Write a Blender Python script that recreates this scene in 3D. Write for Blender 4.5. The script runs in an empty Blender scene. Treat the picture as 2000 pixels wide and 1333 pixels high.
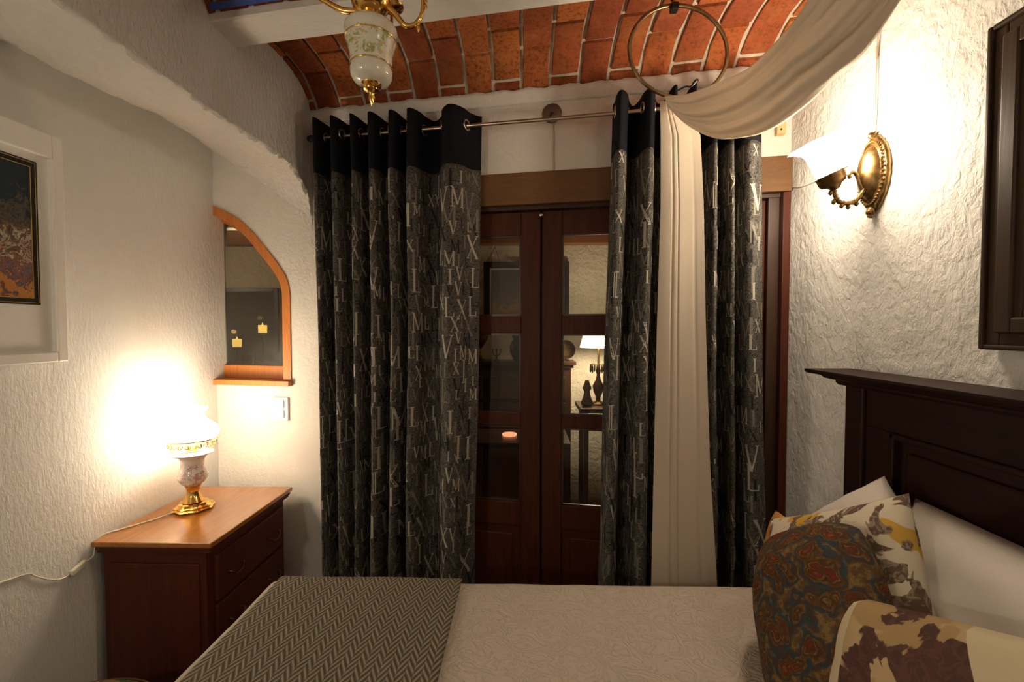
import bpy, bmesh, math, random
from mathutils import Vector, Matrix, noise
from mathutils.geometry import tessellate_polygon
random.seed(7)
C = bpy.context.scene.collection
sc = bpy.context.scene
PI = math.pi
# ---------------------------------------------------------------- camera, world, exposure
cd = bpy.data.cameras.new('camera'); cam = bpy.data.objects.new('camera', cd); C.objects.link(cam)
cam.location = (0, 0, 1.55); cam.rotation_euler = (math.radians(88.25), 0, math.radians(1.3))
cd.sensor_width = 36; cd.lens = 16.0; cd.clip_start = 0.02
sc.camera = cam
w = bpy.data.worlds.new('world'); sc.world = w; w.use_nodes = True
w.node_tree.nodes['Background'].inputs[0].default_value = (1.0, 0.75, 0.5, 1)
w.node_tree.nodes['Background'].inputs[1].default_value = 0.0
sc.view_settings.view_transform = 'Standard'; sc.view_settings.look = 'None'
sc.view_settings.exposure = 0.12; sc.view_settings.gamma = 1.0
sc.view_settings.use_curve_mapping = False
WARM = (1.0, 0.83, 0.62)
SCONCE_E = 96.0; LAMP_E = 34.0
def lamp(name, loc, power, radius, col=WARM):
    l = bpy.data.lights.new(name, 'POINT'); l.energy = power; l.shadow_soft_size = radius; l.color = col
    o = bpy.data.objects.new(name, l); C.objects.link(o); o.location = loc; return o
lamp('bedside_bulb', (0.95, 0.0, 2.08), 5.0, 0.06)      # the sconce on the other side of the bed
lamp('corner_bulb', (-1.33, -0.40, 1.62), 17.0, 0.05, (1.0, 0.86, 0.68))    # lamp in the near left corner, behind the camera
lamp('hall_lamp_bulb', (0.60, 3.62, 1.45), 22, 0.05)
lamp('hall_ceiling_bulb', (-3.1, 3.0, 2.0), 7.0, 0.05)  # added fill light out of view, brightens the dark hall walls

# ---------------------------------------------------------------- materials
def new_mat(name):
    m = bpy.data.materials.new(name); m.use_nodes = True
    nt = m.node_tree; b = nt.nodes['Principled BSDF']
    return m, nt, b
def N(nt, t, **kw):
    n = nt.nodes.new(t)
    for k, v in kw.items():
        if k in ('operation', 'feature', 'wave_type', 'bands_direction', 'blend_type', 'data_type', 'noise_type', 'wave_profile', 'distance', 'invert') and not k.startswith('i_'): setattr(n, k, v)
        else: n.inputs[k].default_value = v
    return n
def ramp(nt, fac, stops, interp='LINEAR'):
    r = nt.nodes.new('ShaderNodeValToRGB'); e = r.color_ramp; e.interpolation = interp
    while len(e.elements) < len(stops): e.elements.new(0.5)
    for el, (p, c) in zip(e.elements, stops): el.position = p; el.color = tuple(c) + ((1,) if len(c) == 3 else ())
    nt.links.new(fac, r.inputs[0]); return r.outputs[0]
def coords(nt, kind='Object', scale=(1, 1, 1), rot=(0, 0, 0)):
    tc = nt.nodes.new('ShaderNodeTexCoord'); mp = nt.nodes.new('ShaderNodeMapping')
    mp.inputs['Scale'].default_value = scale; mp.inputs['Rotation'].default_value = rot
    nt.links.new(tc.outputs[kind], mp.inputs[0]); return mp.outputs[0]
def noise_tex(nt, vec, scale, detail=4, rough=0.55, dist=0.0):
    n = nt.nodes.new('ShaderNodeTexNoise'); n.inputs['Scale'].default_value = scale
    n.inputs['Detail'].default_value = detail; n.inputs['Roughness'].default_value = rough; n.inputs['Distortion'].default_value = dist
    nt.links.new(vec, n.inputs['Vector']); return n.outputs['Fac']
def bump(nt, b, h, strength, dist, prev=None):
    n = nt.nodes.new('ShaderNodeBump'); n.inputs['Strength'].default_value = strength; n.inputs['Distance'].default_value = dist
    nt.links.new(h, n.inputs['Height'])
    if prev: nt.links.new(prev, n.inputs['Normal'])
    nt.links.new(n.outputs[0], b.inputs['Normal']); return n.outputs[0]
def math_n(nt, op, a, b=None, c=None):
    n = nt.nodes.new('ShaderNodeMath'); n.operation = op
    for i, v in enumerate((a, b, c)):
        if v is None: continue
        if isinstance(v, (int, float)): n.inputs[i].default_value = v
        else: nt.links.new(v, n.inputs[i])
    return n.outputs[0]
def mixc(nt, f, a, b):
    n = nt.nodes.new('ShaderNodeMix'); n.data_type = 'RGBA'
    if isinstance(f, (int, float)): n.inputs[0].default_value = f
    else: nt.links.new(f, n.inputs[0])
    for i, v in ((6, a), (7, b)):
        if isinstance(v, tuple): n.inputs[i].default_value = v + (1,)
        else: nt.links.new(v, n.inputs[i])
    return n.outputs[2]
def plain(name, col, rough=0.6, metal=0.0, **kw):
    m, nt, b = new_mat(name)
    b.inputs['Roughness'].default_value = rough; b.inputs['Metallic'].default_value = metal
    v = coords(nt); f = noise_tex(nt, v, kw.get('ns', 30), 3)
    k = kw.get('var', 0.15)
    nt.links.new(ramp(nt, f, [(0.3, tuple(c * (1 - k) for c in col)), (0.7, tuple(min(1, c * (1 + k)) for c in col))]), b.inputs['Base Color'])
    if kw.get('b'): bump(nt, b, f, kw['b'], kw.get('bd', 0.003))
    if 'spec' in kw: b.inputs['Specular IOR Level'].default_value = kw['spec']
    if kw.get('coat'): b.inputs['Coat Weight'].default_value = kw['coat']; b.inputs['Coat Roughness'].default_value = 0.15
    return m
def plaster(name, col, scale, sx, strength, dist, blot=0.0):
    m, nt, b = new_mat(name); b.inputs['Roughness'].default_value = 0.85; b.inputs['Specular IOR Level'].default_value = 0.25
    v = coords(nt, scale=(sx[0], sx[1], sx[2]))
    f1 = noise_tex(nt, v, scale, 5, 0.6, 0.4); f2 = noise_tex(nt, v, scale * 3.1, 4, 0.6)
    r = ramp(nt, f1, [(0.38, (0, 0, 0)), (0.62, (1, 1, 1))])
    h = math_n(nt, 'ADD', r, math_n(nt, 'MULTIPLY', f2, 0.5))
    bump(nt, b, h, strength, dist)
    f3 = noise_tex(nt, coords(nt), 3.0, 3)
    nt.links.new(ramp(nt, f3, [(0.3, tuple(c * 0.93 for c in col)), (0.7, col)]), b.inputs['Base Color'])
    return m
M = {}
M['plaster_left'] = plaster('ribbed_plaster', (0.72, 0.71, 0.67), 75, (1, 1, 0.40), 0.35, 0.003)
M['plaster_arch'] = plaster('arch_plaster', (0.70, 0.67, 0.63), 60, (1, 1, 0.45), 0.75, 0.005)
M['plaster_back'] = plaster('back_plaster', (0.72, 0.69, 0.63), 50, (1, 1, 1), 0.3, 0.004)
M['plaster_right'] = plaster('rough_plaster', (0.73, 0.71, 0.67), 42, (1, 1, 0.7), 0.45, 0.008)
M['plaster_hall'] = plaster('hall_plaster', (0.75, 0.68, 0.52), 20, (1, 1, 1), 0.6, 0.01)
M['beam'] = plaster('painted_beam', (0.80, 0.77, 0.73), 30, (0.3, 1, 1), 0.3, 0.004)
M['mortar'] = plain('mortar', (0.52, 0.46, 0.36), 0.95, b=0.6, bd=0.004, ns=90)
def brick_mat():
    m, nt, b = new_mat('clay_brick'); b.inputs['Roughness'].default_value = 0.9; b.inputs['Specular IOR Level'].default_value = 0.15
    oi = nt.nodes.new('ShaderNodeObjectInfo'); v = coords(nt)
    add = nt.nodes.new('ShaderNodeVectorMath'); add.operation = 'ADD'; nt.links.new(v, add.inputs[0]); nt.links.new(oi.outputs['Location'], add.inputs[1])
    f = noise_tex(nt, add.outputs[0], 60, 6, 0.7); g = noise_tex(nt, add.outputs[0], 9, 3)
    base = ramp(nt, oi.outputs['Random'], [(0, (0.22, 0.050, 0.020)), (0.5, (0.31, 0.080, 0.024)), (1, (0.40, 0.125, 0.030))])
    c1 = mixc(nt, ramp(nt, f, [(0.36, (1, 1, 1)), (0.52, (0, 0, 0))]), base, (0.15, 0.042, 0.018))
    c2 = mixc(nt, ramp(nt, g, [(0.5, (0, 0, 0)), (0.8, (0.4, 0.4, 0.4))]), c1, (0.46, 0.20, 0.06))
    nt.links.new(c2, b.inputs['Base Color']); bump(nt, b, f, 0.6, 0.006); return m
M['brick'] = brick_mat()
def wood(name, c1, c2, rough, axis=(14, 14, 1.2), coat=0.0, spec=0.5):
    m, nt, b = new_mat(name); b.inputs['Roughness'].default_value = rough
    b.inputs['Specular IOR Level'].default_value = spec
    v = coords(nt, scale=axis); f = noise_tex(nt, v, 3.0, 6, 0.65, 1.2)
    nt.links.new(ramp(nt, f, [(0.25, c1), (0.75, c2)]), b.inputs['Base Color'])
    if coat: b.inputs['Coat Weight'].default_value = coat; b.inputs['Coat Roughness'].default_value = 0.12
    bump(nt, b, f, 0.12, 0.003); return m
M['door_wood'] = wood('door_wood', (0.045, 0.010, 0.004), (0.10, 0.024, 0.009), 0.5, spec=0.22)
M['lintel_wood'] = wood('lintel_wood', (0.11, 0.045, 0.012), (0.17, 0.078, 0.020), 0.6, (1.2, 14, 14))
M['frame_wood'] = wood('frame_wood', (0.42, 0.13, 0.025), (0.62, 0.23, 0.05), 0.4)
M['dresser_top'] = wood('polished_top', (0.28, 0.095, 0.014), (0.42, 0.160, 0.026), 0.2, (14, 1.2, 14), 0.5)
M['dresser_wood'] = wood('dresser_wood', (0.055, 0.012, 0.006), (0.10, 0.022, 0.010), 0.5, spec=0.25)
M['head_wood'] = wood('headboard_wood', (0.012, 0.004, 0.003), (0.028, 0.008, 0.0045), 0.5, (14, 1.2, 14), spec=0.2)
M['dark_frame'] = wood('dark_frame', (0.022, 0.012, 0.006), (0.050, 0.028, 0.014), 0.5, spec=0.25)
M['pine'] = wood('pine', (0.60, 0.38, 0.16), (0.72, 0.50, 0.25), 0.6)
M['hall_wood'] = wood('hall_wood', (0.03, 0.014, 0.008), (0.06, 0.025, 0.013), 0.35)
M['hall_beam'] = wood('hall_beam', (0.20, 0.07, 0.02), (0.30, 0.11, 0.035), 0.6, (1.2, 14, 14))
M['black'] = plain('black_lacquer', (0.012, 0.011, 0.011), 0.35)
M['iron'] = plain('black_iron', (0.02, 0.018, 0.016), 0.5, 0.6)
M['steel'] = plain('brushed_steel', (0.50, 0.43, 0.36), 0.3, 1.0)
M['brass'] = plain('polished_brass', (0.80, 0.48, 0.13), 0.16, 1.0, var=0.08)
M['antique'] = plain('antique_brass', (0.21, 0.13, 0.05), 0.38, 1.0, var=0.45, ns=45, b=0.3)
M['ring_brass'] = plain('aged_brass_ring', (0.20, 0.135, 0.065), 0.35, 1.0, var=0.3)
M['white_paint'] = plain('white_frame', (0.78, 0.76, 0.71), 0.35, var=0.02)
M['mat_board'] = plain('mat_board', (0.74, 0.72, 0.67), 0.6, var=0.02)
M['plastic'] = plain('white_plastic', (0.85, 0.82, 0.76), 0.4, var=0.02)
M['cord'] = plain('cream_cord', (0.72, 0.66, 0.52), 0.5, var=0.05)
M['taupe_cord'] = plain('taupe_cord', (0.45, 0.34, 0.26), 0.5, var=0.05)
M['gold_line'] = plain('gold_line', (0.62, 0.42, 0.10), 0.4, 0.4, var=0.05)
M['red_line'] = plain('black_border', (0.02, 0.018, 0.014), 0.6)
M['floor'] = plain('clay_floor', (0.26, 0.11, 0.06), 0.6)
def cloth(name, col, k=0.2, ns=400, b_=0.3, trans=0.0, sheen=0.0, rough=0.9):
    m, nt, b = new_mat(name); b.inputs['Roughness'].default_value = rough; b.inputs['Specular IOR Level'].default_value = 0.15
    v = coords(nt); f = noise_tex(nt, v, ns, 2)
    nt.links.new(ramp(nt, f, [(0.3, tuple(c * (1 - k) for c in col)), (0.7, tuple(min(1, c * (1 + k)) for c in col))]), b.inputs['Base Color'])
    bump(nt, b, f, b_, 0.001)
    if sheen: b.inputs['Sheen Weight'].default_value = sheen
    if trans:
        t = nt.nodes.new('ShaderNodeBsdfTranslucent'); t.inputs[0].default_value = tuple(col) + (1,)
        mx = nt.nodes.new('ShaderNodeMixShader'); mx.inputs[0].default_value = trans
        nt.links.new(b.outputs[0], mx.inputs[1]); nt.links.new(t.outputs[0], mx.inputs[2])
        nt.links.new(mx.outputs[0], nt.nodes['Material Output'].inputs[0])
    return m
M['navy'] = cloth('navy_header_cloth', (0.007, 0.008, 0.011), 0.3)
M['sheer'] = cloth('cream_sheer', (0.64, 0.55, 0.44), 0.04, 300, 0.1, 0.25)
M['pillow_white'] = cloth('white_cotton', (0.66, 0.61, 0.55), 0.03, 300, 0.15)
M['pillow_orange'] = cloth('ochre_cotton', (0.46, 0.21, 0.05), 0.1, 300, 0.2)
M['pillow_cream'] = cloth('cream_cotton', (0.62, 0.54, 0.38), 0.05, 300, 0.2)
def curtain_mat():
    m, nt, b = new_mat('scroll_print_cloth'); b.inputs['Roughness'].default_value = 0.8; b.inputs['Specular IOR Level'].default_value = 0.2
    v = coords(nt, 'UV'); f = noise_tex(nt, v, 14, 2, 0.5, 1.5); g = noise_tex(nt, v, 220, 2)
    ln = math_n(nt, 'PINGPONG', math_n(nt, 'MULTIPLY', f, 9.0), 0.5)
    f2 = noise_tex(nt, v, 30, 2, 0.5, 2.0); ln2 = math_n(nt, 'PINGPONG', math_n(nt, 'MULTIPLY', f2, 6.0), 0.5)
    base = ramp(nt, g, [(0.3, (0.046, 0.042, 0.037)), (0.7, (0.096, 0.088, 0.076))])
    c = mixc(nt, ramp(nt, ln, [(0.07, (1, 1, 1)), (0.13, (0, 0, 0))]), base, (0.018, 0.018, 0.019))
    c = mixc(nt, ramp(nt, ln2, [(0.05, (0.6, 0.6, 0.6)), (0.09, (0, 0, 0))]), c, (0.24, 0.22, 0.18))
    nt.links.new(c, b.inputs['Base Color']); bump(nt, b, g, 0.25, 0.001); return m
M['curtain'] = curtain_mat()
M['ink_light'] = cloth('cream_ink', (0.40, 0.365, 0.30), 0.1, 200)
M['ink_mid'] = cloth('taupe_ink', (0.18, 0.165, 0.135), 0.15, 200)
M['ink_dark'] = cloth('black_ink', (0.02, 0.02, 0.021), 0.1, 200)
def throw_mat():
    m, nt, b = new_mat('herringbone_weave'); b.inputs['Roughness'].default_value = 0.9; b.inputs['Specular IOR Level'].default_value = 0.15
    tc = nt.nodes.new('ShaderNodeTexCoord'); sp = nt.nodes.new('ShaderNodeSeparateXYZ'); nt.links.new(tc.outputs['UV'], sp.inputs[0])
    W_ = 0.0205
    nz = noise_tex(nt, tc.outputs['UV'], 40, 2)
    u = sp.outputs['X']; vv = math_n(nt, 'ADD', sp.outputs['Y'], math_n(nt, 'MULTIPLY', nz, 0.004))
    tri = math_n(nt, 'PINGPONG', u, W_)
    par = math_n(nt, 'MODULO', math_n(nt, 'FLOOR', math_n(nt, 'DIVIDE', math_n(nt, 'ADD', u, 10 * W_), W_)), 2.0)
    s = math_n(nt, 'DIVIDE', math_n(nt, 'ADD', vv, math_n(nt, 'MULTIPLY', tri, 1.8)), 0.0250)
    s = math_n(nt, 'ADD', s, math_n(nt, 'MULTIPLY', par, 0.5))
    fr = math_n(nt, 'PINGPONG', s, 0.5)
    col = ramp(nt, fr, [(0.0, (0.085, 0.073, 0.050)), (0.16, (0.12, 0.105, 0.074)), (0.21, (0.22, 0.185, 0.125)), (0.27, (0.13, 0.11, 0.078)), (0.34, (0.33, 0.27, 0.18)), (0.5, (0.44, 0.37, 0.26))])
    f = noise_tex(nt, tc.outputs['UV'], 600, 2)
    nt.links.new(mixc(nt, math_n(nt, 'MULTIPLY', f, 0.4), col, (0.05, 0.05, 0.045)), b.inputs['Base Color'])
    bump(nt, b, math_n(nt, 'ADD', fr, math_n(nt, 'MULTIPLY', f, 0.2)), 1.0, 0.006); return m
M['throw'] = throw_mat()
def quilt_mat():
    m, nt, b = new_mat('quilted_cotton'); b.inputs['Roughness'].default_value = 0.85; b.inputs['Specular IOR Level'].default_value = 0.2
    b.inputs['Base Color'].default_value = (0.52, 0.45, 0.375, 1)
    v = coords(nt); f = noise_tex(nt, v, 16, 2, 0.4, 2.2)
    ln = math_n(nt, 'PINGPONG', math_n(nt, 'MULTIPLY', f, 5.0), 0.5)
    h = ramp(nt, ln, [(0.0, (0, 0, 0)), (0.18, (0.8, 0.8, 0.8)), (0.5, (1, 1, 1))])
    p = bump(nt, b, h, 0.5, 0.008); bump(nt, b, noise_tex(nt, v, 250, 2), 0.2, 0.002, p); return m
M['quilt'] = quilt_mat()
def paisley_mat():
    m, nt, b = new_mat('paisley_cloth'); b.inputs['Roughness'].default_value = 0.9; b.inputs['Specular IOR Level'].default_value = 0.1
    v = coords(nt); nz = nt.nodes.new('ShaderNodeTexNoise'); nz.inputs['Scale'].default_value = 12; nz.inputs['Detail'].default_value = 3; nt.links.new(v, nz.inputs['Vector'])
    add = nt.nodes.new('ShaderNodeVectorMath'); add.operation = 'MULTIPLY_ADD'; nt.links.new(nz.outputs['Color'], add.inputs[0]); add.inputs[1].default_value = (0.12, 0.12, 0.12); nt.links.new(v, add.inputs[2])
    vo = nt.nodes.new('ShaderNodeTexVoronoi'); vo.inputs['Scale'].default_value = 19; nt.links.new(add.outputs[0], vo.inputs['Vector'])
    d = math_n(nt, 'MULTIPLY', vo.outputs['Distance'], 1.35)
    rings = ramp(nt, d, [(0, (0.03, 0.015, 0.012)), (0.13, (0.19, 0.12, 0.04)), (0.20, (0.20, 0.03, 0.015)), (0.34, (0.10, 0.024, 0.012)), (0.40, (0.21, 0.14, 0.05)), (0.45, (0.055, 0.022, 0.012)), (0.60, (0.17, 0.10, 0.03)), (0.68, (0.025, 0.045, 0.055)), (0.85, (0.035, 0.065, 0.07)), (0.93, (0.19, 0.12, 0.045))], 'LINEAR')
    n2 = noise_tex(nt, v, 70, 4, 0.7)
    c = mixc(nt, ramp(nt, n2, [(0.42, (0, 0, 0)), (0.55, (0.75, 0.75, 0.75))]), rings, (0.075, 0.036, 0.018))
    nt.links.new(c, b.inputs['Base Color']); bump(nt, b, noise_tex(nt, v, 300, 2), 0.2, 0.001); return m
M['paisley'] = paisley_mat()
def floral_mat(name, ground, a, b2, c2, scale, th):
    m, nt, b = new_mat(name); b.inputs['Roughness'].default_value = 0.9; b.inputs['Specular IOR Level'].default_value = 0.1
    v = coords(nt); f = noise_tex(nt, v, scale, 3, 0.5, 0.8)
    mp = coords(nt, scale=(1, 1, 1), rot=(0.5, 1.2, 0.3)); g = noise_tex(nt, mp, scale * 0.7, 2, 0.5, 0.6); h = noise_tex(nt, v, scale * 3.5, 3, 0.6, 1.5)
    c = mixc(nt, ramp(nt, g, [(th + 0.05, (0, 0, 0)), (th + 0.07, (1, 1, 1))]), ground, b2)
    leaf = mixc(nt, ramp(nt, h, [(0.45, (0, 0, 0)), (0.5, (1, 1, 1))]), a, c2)
    c = mixc(nt, ramp(nt, f, [(th, (0, 0, 0)), (th + 0.015, (1, 1, 1))]), c, leaf)
    nt.links.new(c, b.inputs['Base Color']); bump(nt, b, noise_tex(nt, v, 300, 2), 0.2, 0.001); return m
M['floral'] = floral_mat('floral_cloth', (0.60, 0.53, 0.40), (0.26, 0.20, 0.15), (0.52, 0.32, 0.06), (0.13, 0.085, 0.06), 13, 0.52)
M['brown_floral'] = floral_mat('brown_floral_cloth', (0.44, 0.33, 0.18), (0.11, 0.055, 0.045), (0.36, 0.25, 0.12), (0.085, 0.045, 0.038), 11, 0.49)
def border_mat():
    m = M['brown_floral']; nt = m.node_tree; b = nt.nodes['Principled BSDF']; src = b.inputs['Base Color'].links[0].from_socket
    tc = nt.nodes.new('ShaderNodeTexCoord'); sp = nt.nodes.new('ShaderNodeSeparateXYZ'); nt.links.new(tc.outputs['Object'], sp.inputs[0])
    x, y = sp.outputs['X'], sp.outputs['Y']
    left = math_n(nt, 'LESS_THAN', x, -0.175); patch = math_n(nt, 'GREATER_THAN', math_n(nt, 'ADD', x, math_n(nt, 'MULTIPLY', y, 0.35)), 0.085)
    k = math_n(nt, 'MAXIMUM', left, patch); nt.links.new(mixc(nt, k, src, (0.56, 0.48, 0.32)), b.inputs['Base Color'])
border_mat()
M['tapestry'] = floral_mat('tapestry_cloth', (0.16, 0.13, 0.05), (0.07, 0.09, 0.04), (0.22, 0.14, 0.05), (0.04, 0.06, 0.03), 26, 0.48)
def porcelain(name, ground, deco, lo, hi):
    m, nt, b = new_mat(name); b.inputs['Roughness'].default_value = 0.12; b.inputs['Coat Weight'].default_value = 0.4
    tc = nt.nodes.new('ShaderNodeTexCoord'); sp = nt.nodes.new('ShaderNodeSeparateXYZ'); nt.links.new(tc.outputs['Object'], sp.inputs[0])
    z = sp.outputs['Z']; band = math_n(nt, 'MULTIPLY', math_n(nt, 'GREATER_THAN', z, lo), math_n(nt, 'LESS_THAN', z, hi))
    f = noise_tex(nt, tc.outputs['Object'], 42, 3, 0.6, 1.0); g = noise_tex(nt, tc.outputs['Object'], 70, 2)
    d = ramp(nt, g, [(0.42, deco[0]), (0.5, deco[1]), (0.58, deco[2])], 'CONSTANT')
    k = math_n(nt, 'MULTIPLY', ramp(nt, f, [(0.50, (0, 0, 0)), (0.54, (1, 1, 1))]), band)
    nt.links.new(mixc(nt, k, ground, d), b.inputs['Base Color']); return m
def emis(name, col, strength, base=(0.9, 0.88, 0.84)):
    m, nt, b = new_mat(name); b.inputs['Base Color'].default_value = base + (1,); b.inputs['Roughness'].default_value = 0.3
    b.inputs['Emission Color'].default_value = col + (1,); b.inputs['Emission Strength'].default_value = strength; return m
M['sconce_shade'] = emis('lit_opal_glass', WARM, SCONCE_E)
M['lamp_shade'] = emis('lit_milk_glass', WARM, LAMP_E)
M['hall_shade'] = emis('lit_linen_shade', (1.0, 0.85, 0.6), 3.0)
M['candle_glow'] = emis('lit_wax_cup', (1.0, 0.62, 0.12), 1.1, (0.8, 0.6, 0.2))
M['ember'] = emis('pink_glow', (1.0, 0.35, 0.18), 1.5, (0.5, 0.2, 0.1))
M['strip_glow'] = emis('cove_light', (1.0, 0.80, 0.45), 1.3)
M['milk_glass'] = plain('milk_glass', (0.85, 0.83, 0.78), 0.2, var=0.02)
def glass():
    m, nt, b = new_mat('window_glass'); g = nt.nodes.new('ShaderNodeBsdfGlossy'); g.inputs['Roughness'].default_value = 0.03
    t = nt.nodes.new('ShaderNodeBsdfTransparent'); t.inputs[0].default_value = (0.86, 0.86, 0.82, 1)
    fr = nt.nodes.new('ShaderNodeFresnel'); fr.inputs[0].default_value = 1.45; mx = nt.nodes.new('ShaderNodeMixShader')
    nt.links.new(fr.outputs[0], mx.inputs[0]); nt.links.new(t.outputs[0], mx.inputs[1]); nt.links.new(g.outputs[0], mx.inputs[2])
    nt.links.new(mx.outputs[0], nt.nodes['Material Output'].inputs[0]); return m
M['glass'] = glass()
def picture_mat(name, stops, scale, z0, z1):
    m, nt, b = new_mat(name); b.inputs['Roughness'].default_value = 0.7; b.inputs['Specular IOR Level'].default_value = 0.2
    tc = nt.nodes.new('ShaderNodeTexCoord'); sp = nt.nodes.new('ShaderNodeSeparateXYZ'); nt.links.new(tc.outputs['Generated'], sp.inputs[0])
    v = coords(nt); f = noise_tex(nt, v, scale, 6, 0.75, 0.8)
    g = math_n(nt, 'ADD', math_n(nt, 'MULTIPLY', sp.outputs['Z'], 0.55), math_n(nt, 'MULTIPLY', f, 0.75))
    c = ramp(nt, g, stops); nt.links.new(c, b.inputs['Base Color']); return m
M['art'] = picture_mat('abstract_print', [(0.34, (0.40, 0.17, 0.04)), (0.41, (0.45, 0.20, 0.05)), (0.44, (0.12, 0.03, 0.02)), (0.48, (0.06, 0.13, 0.17)), (0.51, (0.34, 0.08, 0.04)), (0.54, (0.05, 0.04, 0.03)), (0.57, (0.55, 0.46, 0.34)), (0.60, (0.06, 0.04, 0.03)), (0.645, (0.20, 0.11, 0.06)), (0.66, (0.03, 0.035, 0.04)), (0.74, (0.10, 0.085, 0.06)), (0.80, (0.02, 0.03, 0.04))], 22, 0, 1)
M['art_dark'] = picture_mat('dark_canvas', [(0.30, (0.012, 0.012, 0.010)), (0.45, (0.04, 0.034, 0.024)), (0.6, (0.018, 0.015, 0.011)), (0.8, (0.032, 0.028, 0.02))], 9, 0, 1)
M['art_grey'] = picture_mat('grey_print', [(0.30, (0.10, 0.09, 0.08)), (0.45, (0.42, 0.22, 0.08)), (0.55, (0.16, 0.13, 0.11)), (0.9, (0.11, 0.10, 0.10))], 4, 0, 1)

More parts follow.
